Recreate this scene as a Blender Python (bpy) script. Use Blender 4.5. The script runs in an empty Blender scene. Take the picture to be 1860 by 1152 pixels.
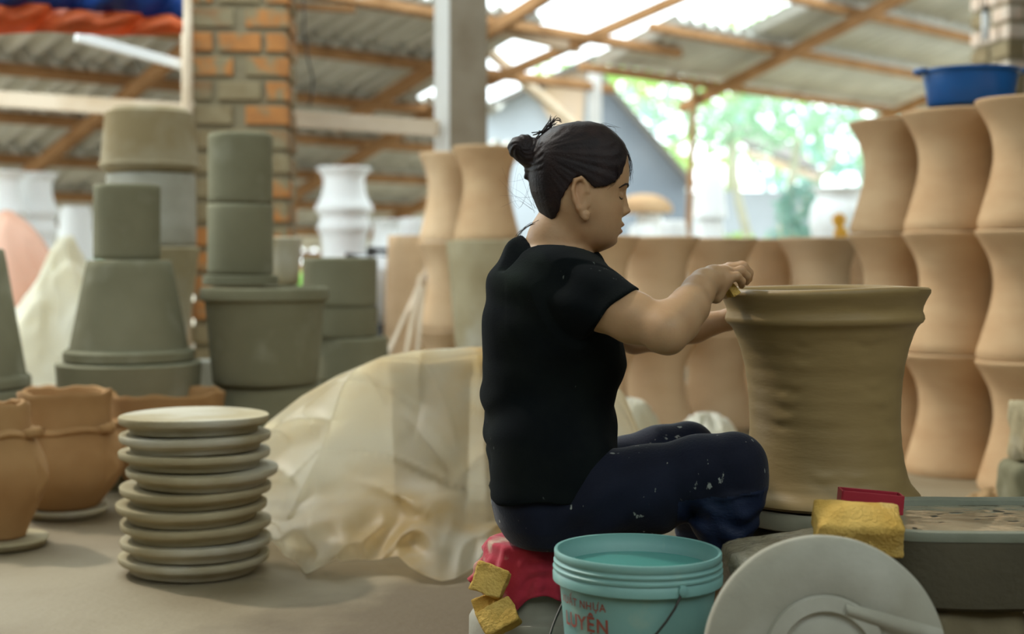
import bpy, bmesh, math, random
import numpy as np
from mathutils import Vector, Matrix, noise

random.seed(7); np.random.seed(7)
SC = bpy.context.scene
COL = SC.collection
PI = math.pi
F = 2583.0          # focal length in pixels of the 1860-wide frame (50 mm on 36 mm)
H = 0.78            # camera height
def W(px, py, Y): return Vector(((px - 930) / F * Y, Y, H - (py - 470) / F * Y))
def S(Y): return F / Y

# ------------------------------------------------------------------ camera, sky, sun, exposure
cam_d = bpy.data.cameras.new('camera'); cam = bpy.data.objects.new('camera', cam_d); COL.objects.link(cam)
cam.location = (0, 0, H); cam.rotation_euler = (PI / 2, 0, 0)
cam_d.sensor_width = 36; cam_d.lens = 50; cam_d.shift_y = -106 / 1860
cam_d.dof.use_dof = True; cam_d.dof.focus_distance = 2.66; cam_d.dof.aperture_fstop = 2.2
cam_d.clip_end = 300
SC.camera = cam
world = bpy.data.worlds.new('world'); SC.world = world; world.use_nodes = True
bg = world.node_tree.nodes['Background']
bg.inputs['Color'].default_value = (0.86, 0.97, 1.0, 1); bg.inputs['Strength'].default_value = 4.1
sun_d = bpy.data.lights.new('sun', 'SUN'); sun = bpy.data.objects.new('sun', sun_d); COL.objects.link(sun)
sun_d.energy = 2.0; sun_d.angle = math.radians(3); sun_d.color = (1, 0.93, 0.82)
sun.rotation_euler = Vector((0.62, -0.42, -0.85)).to_track_quat('-Z', 'Y').to_euler()
SC.view_settings.view_transform = 'Standard'; SC.view_settings.look = 'None'
SC.view_settings.exposure = -0.08; SC.view_settings.gamma = 1.0; SC.view_settings.use_curve_mapping = False
try: SC.cycles.use_denoising = True
except Exception: pass

# ------------------------------------------------------------------ materials
MATS = {}
def mat(name, col, rough=0.8, col2=None, scale=8.0, detail=5.0, lo=0.35, hi=0.65, bump=0.0, bscale=None, spec=0.3,
        stretch=(1, 1, 1), col3=None, s3=3.0, lo3=0.55, hi3=0.7, sheen=0.0, sss=0.0, trans=0.0, thin=0.0, metal=0.0, vcol=False, ior=None):
    if name in MATS: return MATS[name]
    m = bpy.data.materials.new(name); m.use_nodes = True; nt = m.node_tree; N = nt.nodes; L = nt.links
    b = N['Principled BSDF']
    b.inputs['Roughness'].default_value = rough; b.inputs['Specular IOR Level'].default_value = spec
    b.inputs['Metallic'].default_value = metal
    tc = N.new('ShaderNodeTexCoord'); mp = N.new('ShaderNodeMapping'); L.new(tc.outputs['Object'], mp.inputs['Vector'])
    mp.inputs['Scale'].default_value = stretch
    oi = N.new('ShaderNodeObjectInfo')
    ad = N.new('ShaderNodeVectorMath'); ad.operation = 'ADD'
    mu = N.new('ShaderNodeMath'); mu.operation = 'MULTIPLY'; mu.inputs[1].default_value = 17.0
    L.new(oi.outputs['Random'], mu.inputs[0]); L.new(mp.outputs[0], ad.inputs[0]); L.new(mu.outputs[0], ad.inputs[1])
    cur = None
    def layer(prev, c, sc, l, h):
        n = N.new('ShaderNodeTexNoise'); n.inputs['Scale'].default_value = sc; n.inputs['Detail'].default_value = detail
        L.new(ad.outputs[0], n.inputs['Vector'])
        mr = N.new('ShaderNodeMapRange'); mr.inputs['From Min'].default_value = l; mr.inputs['From Max'].default_value = h
        L.new(n.outputs['Fac'], mr.inputs['Value'])
        mx = N.new('ShaderNodeMix'); mx.data_type = 'RGBA'
        L.new(mr.outputs[0], mx.inputs['Factor'])
        if prev is None: mx.inputs[6].default_value = (*col, 1)
        else: L.new(prev, mx.inputs[6])
        mx.inputs[7].default_value = (*c, 1)
        return mx.outputs[2]
    if col2: cur = layer(cur, col2, scale, lo, hi)
    if col3: cur = layer(cur, col3, s3, lo3, hi3)
    if vcol:
        at = N.new('ShaderNodeAttribute'); at.attribute_name = 'tint'
        mx = N.new('ShaderNodeMix'); mx.data_type = 'RGBA'; mx.blend_type = 'MULTIPLY'; mx.inputs['Factor'].default_value = 1
        if cur: L.new(cur, mx.inputs[6])
        else: mx.inputs[6].default_value = (*col, 1)
        L.new(at.outputs['Color'], mx.inputs[7]); cur = mx.outputs[2]
    if cur: L.new(cur, b.inputs['Base Color'])
    else: b.inputs['Base Color'].default_value = (*col, 1)
    if bump:
        n = N.new('ShaderNodeTexNoise'); n.inputs['Scale'].default_value = bscale or scale * 6; n.inputs['Detail'].default_value = 6
        L.new(ad.outputs[0], n.inputs['Vector'])
        bp = N.new('ShaderNodeBump'); bp.inputs['Strength'].default_value = bump; bp.inputs['Distance'].default_value = 0.01
        L.new(n.outputs['Fac'], bp.inputs['Height']); L.new(bp.outputs[0], b.inputs['Normal'])
    if sheen: b.inputs['Sheen Weight'].default_value = sheen; b.inputs['Sheen Roughness'].default_value = 0.5
    if sss:
        b.inputs['Subsurface Weight'].default_value = sss; b.inputs['Subsurface Radius'].default_value = (0.012, 0.004, 0.002); b.inputs['Subsurface Scale'].default_value = 1.0
    if trans: b.inputs['Transmission Weight'].default_value = trans
    if ior: b.inputs['IOR'].default_value = ior
    if thin:
        out = N['Material Output']; tr = N.new('ShaderNodeBsdfTranslucent')
        if cur: L.new(cur, tr.inputs['Color'])
        else: tr.inputs['Color'].default_value = (*col, 1)
        ms = N.new('ShaderNodeMixShader'); ms.inputs[0].default_value = thin
        L.new(b.outputs[0], ms.inputs[1]); L.new(tr.outputs[0], ms.inputs[2]); L.new(ms.outputs[0], out.inputs['Surface'])
    MATS[name] = m
    return m

def see_through(m, amount):
    nt = m.node_tree; N = nt.nodes; L = nt.links; out = N['Material Output']
    src = out.inputs['Surface'].links[0].from_socket
    t = N.new('ShaderNodeBsdfTransparent'); ms = N.new('ShaderNodeMixShader'); ms.inputs[0].default_value = amount
    L.new(src, ms.inputs[1]); L.new(t.outputs[0], ms.inputs[2]); L.new(ms.outputs[0], out.inputs['Surface'])
    return m

M = dict(
    floor=mat('floor_cement', (.27, .22, .14), .7, (.17, .125, .068), 1.1, 8, .4, .62, .25, 30, .35, col3=(.40, .35, .25), s3=.5, lo3=.5, hi3=.66),
    ground=mat('yard_earth', (.50, .44, .34), .95, (.38, .33, .24), .7),
    wet=mat('wet_and_shaded_clay', (.30, .205, .085), .5, (.24, .16, .062), 6, 5, .35, .7, .05, 40, .4, stretch=(1, 1, 4)),
    tan=mat('dry_tan_clay', (.57, .385, .22), .9, (.48, .30, .16), 4, 5, .35, .7, .06, 60, .15, stretch=(1, 1, 2.5)),
    tan2=mat('pale_tan_clay', (.72, .52, .325), .9, (.64, .44, .26), 4, 5, .35, .7, .06, 60, .15, stretch=(1, 1, 2.5)),
    brown=mat('brown_clay', (.40, .23, .10), .85, (.30, .155, .06), 5, 6, .35, .7, .12, 40, .2),
    plaster=mat('grey_plaster', (.235, .222, .145), .92, (.17, .157, .095), 3, 7, .35, .68, .12, 30, .15, col3=(.29, .28, .20), s3=6, lo3=.56, hi3=.75),
    plaster_b=mat('stained_plaster', (.36, .31, .21), .92, (.25, .19, .10), 5, 7, .35, .6, .12, 30, .15),
    disc=mat('bat_plaster', (.43, .37, .24), .92, (.32, .26, .15), 5, 7, .35, .68, .12, 40, .15, col3=(.52, .49, .40), s3=3, lo3=.5, hi3=.7),
    disc_l=mat('pale_bat_plaster', (.40, .385, .32), .92, (.34, .32, .26), 9, 7, .35, .68, .1, 60, .15, col3=(.50, .49, .43), s3=4, lo3=.5, hi3=.7),
    white=mat('white_slip', (.93, .95, .95), .8, (.90, .92, .92), 3, 4),
    wood=mat('roof_timber', (.40, .22, .10), .85, (.28, .145, .06), 5, 6, .35, .7, .1, 30, .15, stretch=(1, 1, 1)),
    wood_p=mat('pale_timber', (.66, .55, .42), .85, (.52, .40, .27), 4, 6, .35, .7, .1, 30, .15),
    sheet=mat('fibre_cement', (.72, .72, .66), .9, (.56, .56, .50), 2, 6, .35, .7, .05, 20, .15),
    mortar=mat('mortar', (.25, .21, .13), .95, (.22, .18, .115), 6, 6, .35, .7, .3, 40, .1),
    brick_a=mat('brick_orange', (.46, .20, .065), .9, (.34, .15, .055), 12, 5, .35, .7, .2, 60, .1, col3=(.25, .205, .12), s3=9, lo3=.5, hi3=.62),
    brick_b=mat('brick_brown', (.27, .16, .08), .9, (.20, .13, .07), 12, 5, .35, .7, .2, 60, .1, col3=(.24, .20, .12), s3=9, lo3=.48, hi3=.6),
    brick_c=mat('brick_smeared', (.27, .22, .13), .95, (.22, .165, .09), 12, 5, .35, .7, .2, 60, .1),
    brick_p=mat('brick_pale', (.62, .47, .36), .9, (.56, .50, .42), 12, 5, .35, .7, .2, 60, .1),
    concrete=mat('post_concrete', (.33, .28, .21), .9, (.24, .19, .13), 4, 7, .35, .65, .15, 40, .15),
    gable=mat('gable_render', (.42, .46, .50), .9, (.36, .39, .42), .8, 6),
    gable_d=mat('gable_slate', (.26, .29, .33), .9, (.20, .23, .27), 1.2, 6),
    gable_w=mat('warm_patch', (.62, .45, .30), .9, (.52, .40, .30), 2.2, 6),
    blue=mat('blue_plastic', (.012, .11, .36), .35, (.010, .085, .28), 5, 3, spec=.5),
    blue_t=mat('blue_tarp', (.02, .08, .33), .5, (.015, .05, .20), 6, 4, thin=.3),
    orange_t=mat('orange_tarp', (.72, .17, .05), .6, (.52, .12, .04), 5, 4, thin=.4),
    pink_t=mat('pale_orange_tarp', (.86, .58, .44), .6, (.80, .46, .30), 2, 4, thin=.4),
    skin=mat('skin', (.46, .28, .15), .5, (.41, .24, .125), 20, 4, .35, .7, .05, 160, .35, sss=.12, vcol=True),
    shirt=mat('black_cotton', (.0055, .0070, .0080), .9, (.009, .011, .0105), 9, 6, .4, .7, .12, 260, .03, sheen=.01, col3=(.016, .023, .017), s3=4, lo3=.55, hi3=.75),
    hair=mat('dark_hair', (.012, .0070, .0075), .55, (.022, .012, .011), 30, 4, .4, .7, .15, 220, .2),
    lash=mat('lash', (.02, .012, .008), .6),
    sponge=mat('yellow_foam', (.66, .44, .13), .95, (.55, .34, .08), 14, 6, .35, .65, .6, 160, .1, col3=(.66, .54, .28), s3=8, lo3=.55, hi3=.72),
    red=mat('red_cloth', (.46, .035, .060), .85, (.36, .025, .045), 8, 5, .35, .7, .15, 90, .15, col3=(.50, .33, .24), s3=9, lo3=.52, hi3=.60, sheen=.2),
    redp=mat('red_plastic', (.40, .03, .05), .4, (.33, .025, .04), 8),
    mint=mat('mint_plastic', (.21, .40, .37), .45, (.15, .32, .31), 4, 6, .35, .7, .04, 30, .4, col3=(.34, .46, .36), s3=6, lo3=.58, hi3=.7),
    print=mat('red_print', (.36, .07, .05), .6, (.30, .10, .07), 40, 4),
    wire=mat('wire', (.055, .05, .045), .45, metal=.7),
    water=mat('water', (.30, .27, .19), .03, spec=.6, ior=1.33),
    water_b=mat('bucket_water', (.07, .26, .23), .05, spec=.5, ior=1.33),
    basin=mat('basin_concrete', (.085, .072, .045), .8, (.055, .048, .03), 5, 7, .35, .65, .25, 60, .3),
    basin_r=mat('basin_rim', (.24, .25, .20), .7, (.17, .18, .13), 6, 7, .35, .65, .15, 60, .3),
    wheel=mat('wheel_top', (.34, .31, .22), .5, (.22, .22, .16), 7, 6, spec=.4),
    wetstone=mat('wet_stone', (.36, .32, .23), .16, (.20, .17, .11), 14, 7, .35, .65, .45, 120, .9),
    leaf=mat('leaf', (.30, .50, .32), .45, (.42, .62, .44), 3, 4, thin=.5, spec=.6),
    leaf_b=mat('leaf_bright', (.46, .68, .22), .45, (.36, .60, .20), 3, 4, thin=.5, spec=.5),
    leaf_d=mat('leaf_teal', (.30, .50, .44), .45, (.40, .62, .55), 3, 4, thin=.5, spec=.6),
    bark=mat('bark', (.50, .48, .36), .9, (.36, .35, .25), 5, 5),
    petal=mat('petal', (.95, .58, .03), .7, (.9, .48, .02), 5, thin=.3),
    tile=mat('roof_tile', (.22, .20, .18), .9, (.16, .15, .14), 5, 5),
    rubber=mat('rubber', (.02, .022, .028), .6), bike_r=mat('bike_red', (.72, .10, .03), .35), bike_w=mat('bike_white', (.8, .82, .84), .35),
    shade=mat('light_blocking_wall', (.12, .10, .07), .95, (.09, .075, .05), 2, 5),  # dark colour of the added light-blocking walls
    lime_lit=mat('limewash_and_lit_side', (.80, .80, .77), .9, (.72, .72, .68), 2, 5),
    crumb=mat('clay_crumb', (.40, .26, .13), .95, (.30, .19, .09), 20, 5),
)
# draped polythene: diffuse + translucent + a little straight-through
M['poly'] = see_through(mat('cream_polythene', (.88, .84, .68), .42, (.70, .46, .15), 1.7, 6, .42, .64, .15, 14, .45, thin=.66,
                            col3=(.80, .77, .64), s3=3.3, lo3=.5, hi3=.68), .24)
M['poly_w'] = see_through(mat('white_polythene', (.88, .86, .76), .42, (.82, .76, .58), 2.6, 6, .4, .7, .15, 14, .45, thin=.45), .08)

# navy trousers with dried slip flecks
def flecked(m, f0, f1, fc):
    nt = m.node_tree; N = nt.nodes; L = nt.links; b = N['Principled BSDF']
    src = b.inputs['Base Color'].links[0].from_socket
    tc = N.new('ShaderNodeTexCoord'); mp = N.new('ShaderNodeMapping'); L.new(tc.outputs['Object'], mp.inputs['Vector'])
    mp.inputs['Scale'].default_value = (1.0, 1.0, .55); mp.inputs['Rotation'].default_value = (0, .5, 0)
    n1 = N.new('ShaderNodeTexNoise'); n1.inputs['Scale'].default_value = 75; n1.inputs['Detail'].default_value = 3; L.new(mp.outputs[0], n1.inputs['Vector'])
    n2 = N.new('ShaderNodeTexNoise'); n2.inputs['Scale'].default_value = 9; n2.inputs['Detail'].default_value = 2; L.new(tc.outputs['Object'], n2.inputs['Vector'])
    a = N.new('ShaderNodeMath'); a.operation = 'MULTIPLY_ADD'; a.inputs[1].default_value = .38; L.new(n2.outputs[0], a.inputs[0]); L.new(n1.outputs[0], a.inputs[2])
    mr = N.new('ShaderNodeMapRange'); mr.inputs['From Min'].default_value = f0; mr.inputs['From Max'].default_value = f1; L.new(a.outputs[0], mr.inputs['Value'])
    mx = N.new('ShaderNodeMix'); mx.data_type = 'RGBA'; L.new(mr.outputs[0], mx.inputs['Factor']); L.new(src, mx.inputs[6]); mx.inputs[7].default_value = fc
    L.new(mx.outputs[2], b.inputs['Base Color'])
    return m
M['navy'] = flecked(mat('navy_jersey', (.0045, .0060, .016), .75, (.008, .011, .026), 7, 6, .4, .7, .12, 200, .15, sheen=.10), .865, .92, (.30, .31, .29, 1))
flecked(M['shirt'], .93, 1.0, (.10, .11, .10, 1))
def floor_stain(m, cx, cy, rx, ry, col):      # dark wet-clay stain on the cement around the wheel and stool
    nt = m.node_tree; N = nt.nodes; L = nt.links; b = N['Principled BSDF']; src = b.inputs['Base Color'].links[0].from_socket
    tc = N.new('ShaderNodeTexCoord'); mp = N.new('ShaderNodeMapping'); mp.vector_type = 'TEXTURE'; mp.inputs['Location'].default_value = (cx, cy, 0); mp.inputs['Scale'].default_value = (rx, ry, 1); L.new(tc.outputs['Object'], mp.inputs['Vector'])
    ln = N.new('ShaderNodeVectorMath'); ln.operation = 'LENGTH'; L.new(mp.outputs[0], ln.inputs[0])
    nz = N.new('ShaderNodeTexNoise'); nz.inputs['Scale'].default_value = 3.5; nz.inputs['Detail'].default_value = 6; L.new(tc.outputs['Object'], nz.inputs['Vector'])
    a = N.new('ShaderNodeMath'); a.operation = 'MULTIPLY_ADD'; a.inputs[1].default_value = .9; L.new(nz.outputs[0], a.inputs[0]); L.new(ln.outputs['Value'], a.inputs[2])
    mr = N.new('ShaderNodeMapRange'); mr.inputs['From Min'].default_value = 1.25; mr.inputs['From Max'].default_value = 1.55; mr.inputs['To Min'].default_value = .85; mr.inputs['To Max'].default_value = 0; L.new(a.outputs[0], mr.inputs['Value'])
    mx = N.new('ShaderNodeMix'); mx.data_type = 'RGBA'; L.new(mr.outputs[0], mx.inputs['Factor']); L.new(src, mx.inputs[6]); mx.inputs[7].default_value = (*col, 1); L.new(mx.outputs[2], b.inputs['Base Color'])
floor_stain(M['floor'], .35, 2.75, .95, .95, (.105, .072, .036))
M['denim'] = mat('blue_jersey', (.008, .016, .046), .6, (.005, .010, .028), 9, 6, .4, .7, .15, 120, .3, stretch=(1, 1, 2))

# ------------------------------------------------------------------ object helpers
def link(name, me, m=None, parent=None):
    o = bpy.data.objects.new(name, me); COL.objects.link(o)
    if m is not None and me is not None and not me.materials: me.materials.append(m)
    if parent is not None: o.parent = parent
    return o
def tag(o, label=None, cat=None, group=None, kind=None):
    if label: o['label'] = label
    if cat: o['category'] = cat
    if group: o['group'] = group
    if kind: o['kind'] = kind
    return o
def empty(name, loc=(0, 0, 0), rz=0):
    o = bpy.data.objects.new(name, None); COL.objects.link(o); o.location = loc; o.rotation_euler = (0, 0, rz); o.empty_display_size = .05
    return o
def me_py(name, v, f, smooth=True):
    me = bpy.data.meshes.new(name); me.from_pydata([tuple(p) for p in v], [], f); me.update()
    if smooth: me.polygons.foreach_set('use_smooth', [True] * len(me.polygons))
    return me
def me_np(name, v, f, smooth=True):
    v = np.asarray(v, np.float32); f = np.asarray(f, np.int32); n = f.shape[1]
    me = bpy.data.meshes.new(name); me.vertices.add(len(v)); me.vertices.foreach_set('co', v.ravel())
    me.loops.add(f.size); me.loops.foreach_set('vertex_index', f.ravel())
    me.polygons.add(len(f)); me.polygons.foreach_set('loop_start', np.arange(0, f.size, n, dtype=np.int32))
    try: me.polygons.foreach_set('loop_total', np.full(len(f), n, np.int32))
    except Exception: pass
    me.polygons.foreach_set('use_smooth', np.full(len(f), smooth)); me.update(calc_edges=True); me.validate()
    return me
def lathe(prof, seg=48, disp=None, name='lathe'):
    """prof: list of (r, z) from the outside bottom to the inside; ends closed to the axis."""
    v = []; f = []
    n = len(prof)
    for (r, z) in prof:
        for s in range(seg):
            t = 2 * PI * s / seg; rr, zz = r, z
            if disp: rr, zz = disp(r, z, t)
            v.append((rr * math.cos(t), rr * math.sin(t), zz))
    for i in range(n - 1):
        for s in range(seg):
            s2 = (s + 1) % seg
            f.append((i * seg + s, i * seg + s2, (i + 1) * seg + s2, (i + 1) * seg + s))
    a = len(v); v.append((0, 0, prof[0][1])); b = len(v); v.append((0, 0, prof[-1][1]))
    for s in range(seg):
        s2 = (s + 1) % seg
        f.append((a, s2, s)); f.append((b, (n - 1) * seg + s, (n - 1) * seg + s2))
    me = me_py(name, v, f)
    return sharp(me)
def sharp(me, ang=50):
    bm = bmesh.new(); bm.from_mesh(me)
    bmesh.ops.recalc_face_normals(bm, faces=bm.faces)
    for e in bm.edges:
        if len(e.link_faces) == 2 and e.calc_face_angle(0) > math.radians(ang): e.smooth = False
    bm.to_mesh(me); bm.free(); return me
def smooth_prof(pts, n=28):
    p = np.array(pts, float); d = np.r_[0, np.cumsum(np.hypot(*np.diff(p, axis=0).T))]; t = np.linspace(0, d[-1], n)
    # Catmull-Rom through the points
    out = []
    for tt in t:
        i = min(max(np.searchsorted(d, tt) - 1, 0), len(p) - 2); u = (tt - d[i]) / max(d[i + 1] - d[i], 1e-9)
        p0, p1, p2, p3 = p[max(i - 1, 0)], p[i], p[i + 1], p[min(i + 2, len(p) - 1)]
        out.append(tuple(.5 * ((2 * p1) + (-p0 + p2) * u + (2 * p0 - 5 * p1 + 4 * p2 - p3) * u * u + (-p0 + 3 * p1 - 3 * p2 + p3) * u ** 3)))
    return out
def box_bm(bm, sx, sy, sz, mtx=None, bev=0.0):
    r = bmesh.ops.create_cube(bm, size=1.0); vs = r['verts']
    bmesh.ops.scale(bm, vec=(sx, sy, sz), verts=vs)
    if bev:
        es = list({e for v in vs for e in v.link_edges}); rb = bmesh.ops.bevel(bm, geom=es, offset=bev, segments=2, affect='EDGES', profile=.6)
        vs = list({v for f in rb['faces'] for v in f.verts} | {v for v in vs if v.is_valid})
    if mtx is not None: bmesh.ops.transform(bm, matrix=mtx, verts=vs)
    return vs
def box(name, sx, sy, sz, bev=.0):
    bm = bmesh.new(); box_bm(bm, sx, sy, sz, None, bev); me = bpy.data.meshes.new(name); bm.to_mesh(me); bm.free(); return me
def tube(name, pts, rad, seg=8, closed=False):
    pts = [Vector(p) for p in pts]; n = len(pts); v = []; f = []
    up = Vector((0, 0, 1)); prev = None
    for i, p in enumerate(pts):
        d = (pts[min(i + 1, n - 1)] - pts[max(i - 1, 0)]); d = d.normalized() if d.length > 1e-9 else Vector((0, 0, 1))
        if prev is None: a = d.cross(up if abs(d.z) < .95 else Vector((1, 0, 0))).normalized()
        else: a = (prev - d * prev.dot(d)).normalized()
        prev = a; b = d.cross(a); r = rad(i / max(n - 1, 1)) if callable(rad) else rad
        for s in range(seg):
            t = 2 * PI * s / seg; v.append(p + a * (r * math.cos(t)) + b * (r * math.sin(t)))
    for i in range(n - 1):
        for s in range(seg):
            s2 = (s + 1) % seg; f.append((i * seg + s, i * seg + s2, (i + 1) * seg + s2, (i + 1) * seg + s))
    f.append(tuple(range(seg))[::-1]); f.append(tuple((n - 1) * seg + s for s in range(seg)))
    return me_py(name, v, f)
def beam(name, p, q, w, h, m, parent=None, up=Vector((0, 0, 1)), bev=.004):
    p, q = Vector(p), Vector(q); d = q - p; x = d.normalized(); y = up.cross(x).normalized(); z = x.cross(y)
    me = box(name, d.length, w, h, bev); o = link(name, me, m, parent)
    o.matrix_local = Matrix.Translation((p + q) / 2) @ Matrix((x, y, z)).transposed().to_4x4()
    return o
def grid_mesh(name, fn, nu, nv, wrap=False):
    v = [fn(i / nu, j / nv) for j in range(nv + 1) for i in range(nu + (0 if wrap else 1))]
    w = nu if wrap else nu + 1; f = []
    for j in range(nv):
        for i in range(nu):
            i2 = (i + 1) % w; f.append((j * w + i, j * w + i2, (j + 1) * w + i2, (j + 1) * w + i))
    return me_py(name, v, f)
def thick(o, t, off=0):
    md = o.modifiers.new('thickness', 'SOLIDIFY'); md.thickness = t; md.offset = off; return o

# ------------------------------------------------------------------ implicit surfaces for the figure
class Field:
    def __init__(s, lo, hi, h):
        s.lo = np.array(lo, float); s.h = h; s.n = np.ceil((np.array(hi) - s.lo) / h).astype(int) + 1
        s.F = np.full(s.n, .08, np.float32)
    def win(s, lo, hi):
        a = np.clip(np.floor((np.array(lo) - s.lo) / s.h).astype(int), 0, s.n); b = np.clip(np.ceil((np.array(hi) - s.lo) / s.h).astype(int) + 1, 0, s.n)
        sl = tuple(slice(a[i], b[i]) for i in range(3))
        c = [(s.lo[i] + s.h * np.arange(a[i], b[i])).astype(np.float32) for i in range(3)]
        return sl, c[0][:, None, None], c[1][None, :, None], c[2][None, None, :]
    def add(s, fn, lo, hi, k=.01):
        m = k + .012; sl, X, Y, Z = s.win(np.array(lo) - m, np.array(hi) + m); A = s.F[sl]
        if A.size == 0: return
        B = fn(X, Y, Z).astype(np.float32) + np.zeros_like(A)
        t = np.clip(.5 + .5 * (A - B) / k, 0, 1); s.F[sl] = A * (1 - t) + B * t - k * t * (1 - t)
    def cut(s, fn, lo, hi, k=.004):
        sl, X, Y, Z = s.win(lo, hi); A = s.F[sl]
        if A.size == 0: return
        B = -(fn(X, Y, Z).astype(np.float32) + np.zeros_like(A))
        t = np.clip(.5 - .5 * (A - B) / k, 0, 1); s.F[sl] = A * (1 - t) + B * t + k * t * (1 - t)
    def warp(s, fn, lo, hi):
        sl, X, Y, Z = s.win(lo, hi); s.F[sl] += fn(X, Y, Z).astype(np.float32)
    def cone(s, a, ra, b, rb, k=.012):
        a = np.array(a); b = np.array(b); ab = b - a; l2 = ab @ ab
        def fn(X, Y, Z):
            t = np.clip(((X - a[0]) * ab[0] + (Y - a[1]) * ab[1] + (Z - a[2]) * ab[2]) / l2, 0, 1)
            return np.sqrt((X - a[0] - t * ab[0]) ** 2 + (Y - a[1] - t * ab[1]) ** 2 + (Z - a[2] - t * ab[2]) ** 2) - (ra + (rb - ra) * t)
        r = max(ra, rb); s.add(fn, np.minimum(a, b) - r, np.maximum(a, b) + r, k)
    def chain(s, pts, k=.012):
        for (a, ra), (b, rb) in zip(pts[:-1], pts[1:]): s.cone(a, ra, b, rb, k)
    @staticmethod
    def ell_fn(c, r, R=None):
        c = np.array(c); r = np.array(r); R = np.eye(3) if R is None else np.array(R)
        def fn(X, Y, Z):
            dx, dy, dz = X - c[0], Y - c[1], Z - c[2]
            u = [(R[0][i] * dx + R[1][i] * dy + R[2][i] * dz) / r[i] for i in range(3)]
            q = np.sqrt(u[0] ** 2 + u[1] ** 2 + u[2] ** 2); g = np.sqrt((u[0] / r[0]) ** 2 + (u[1] / r[1]) ** 2 + (u[2] / r[2]) ** 2) + 1e-6
            return q * (q - 1) / g
        return fn
    def ell(s, c, r, R=None, k=.012, cut=False):
        m = max(r); c = np.array(c); (s.cut if cut else s.add)(s.ell_fn(c, r, R), c - m, c + m, k)
    def mesh(s, name):
        Fv = s.F; S_ = Fv < 0; nx, ny, nz = s.n
        c = np.zeros((nx - 1, ny - 1, nz - 1), np.uint8)
        for dx in (0, 1):
            for dy in (0, 1):
                for dz in (0, 1): c += S_[dx:nx - 1 + dx, dy:ny - 1 + dy, dz:nz - 1 + dz]
        act = np.argwhere((c > 0) & (c < 8)); idx = np.full(c.shape, -1, np.int32); idx[tuple(act.T)] = np.arange(len(act))
        i, j, k = act.T
        val = {(a, b, d): Fv[i + a, j + b, k + d] for a in (0, 1) for b in (0, 1) for d in (0, 1)}
        acc = np.zeros((len(act), 3)); cnt = np.zeros(len(act))
        cs = list(val)
        for p in cs:
            for ax in range(3):
                if p[ax] == 0:
                    q = list(p); q[ax] = 1; q = tuple(q); a, b = val[p], val[q]; m = (a < 0) != (b < 0)
                    t = np.where(m, a / np.where(m, a - b, 1), 0); pt = np.array(p, float)[None, :].repeat(len(act), 0); pt[:, ax] = t
                    acc += pt * m[:, None]; cnt += m
        v = s.lo + s.h * (act + acc / cnt[:, None])
        quads = []
        for ax in range(3):
            sl0 = [slice(1, -1)] * 3; sl0[ax] = slice(0, -1); sl1 = list(sl0); sl1[ax] = slice(1, None)
            A, B = S_[tuple(sl0)], S_[tuple(sl1)]; e = np.argwhere(A != B); off = np.array([1, 1, 1]); off[ax] = 0; e = e + off
            fl = S_[tuple(e.T)]
            u, w = (ax + 1) % 3, (ax + 2) % 3
            def cell(du, dw):
                q = e.copy(); q[:, u] -= du; q[:, w] -= dw; return idx[tuple(q.T)]
            Q = np.stack([cell(1, 1), cell(0, 1), cell(0, 0), cell(1, 0)], 1); Q[~fl] = Q[~fl][:, ::-1]; quads.append(Q)
        q = np.concatenate(quads); q = q[(q >= 0).all(1)]
        # drop stray islands: keep everything, they are blended anyway
        return v, q
def smoothed(v, q, it=2, lam=.5):
    v = v.copy(); e = np.concatenate([q[:, [0, 1]], q[:, [1, 2]], q[:, [2, 3]], q[:, [3, 0]]])
    for _ in range(it):
        a = np.zeros_like(v); n = np.zeros(len(v))
        np.add.at(a, e[:, 0], v[e[:, 1]]); np.add.at(a, e[:, 1], v[e[:, 0]]); np.add.at(n, e[:, 0], 1); np.add.at(n, e[:, 1], 1)
        v += lam * (a / np.maximum(n, 1)[:, None] - v)
    return v
def loft(rows, Yc, p=2.3, front=None):
    """rows (py, xback, xfront, halfwidth) in picture pixels at depth Yc -> implicit function; front(z_px, lateral_m) adds to the front."""
    r = np.array(rows, float); s = F / Yc
    yy = np.linspace(r[0, 0], r[-1, 0], 240); T = [np.interp(yy, r[:, 0], r[:, i]) for i in (1, 2, 3)]
    ker = np.exp(-np.linspace(-2, 2, 13) ** 2); ker /= ker.sum()
    T = [np.convolve(np.pad(t, 6, 'edge'), ker, 'valid') for t in T]
    pinch = 1.0
    def fn(X, Y, Z):
        py = 470 + (H - Z) * s
        xb = (np.interp(py, yy, T[0]) - 930) / s; xf = (np.interp(py, yy, T[1]) - 930) / s; w = np.interp(py, yy, T[2]) / s
        c = (xb * .5 + xf * .5); dy = np.abs(Y - Yc); a = (xf - xb) / 2
        if front is not None: xf2 = a + front(py, dy) / s
        else: xf2 = a
        dx = X - c; aa = np.where(dx > 0, xf2, a)
        aa = np.maximum(aa, 1e-3); w = np.maximum(w, 1e-3)
        q = ((np.abs(dx) / aa) ** p + (dy / w) ** p) ** (1 / p)
        d = (q - 1) * np.minimum(aa, w)
        over = np.maximum(yy[0] - py, py - yy[-1]) / s
        return np.maximum(d, over)
    lo = ((r[:, 1].min() - 930) / s, Yc - r[:, 3].max() / s, H - (r[-1, 0] - 470) / s); hi = ((r[:, 2].max() + 25 - 930) / s, Yc + r[:, 3].max() / s, H - (r[0, 0] - 470) / s)
    return fn, lo, hi

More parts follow.
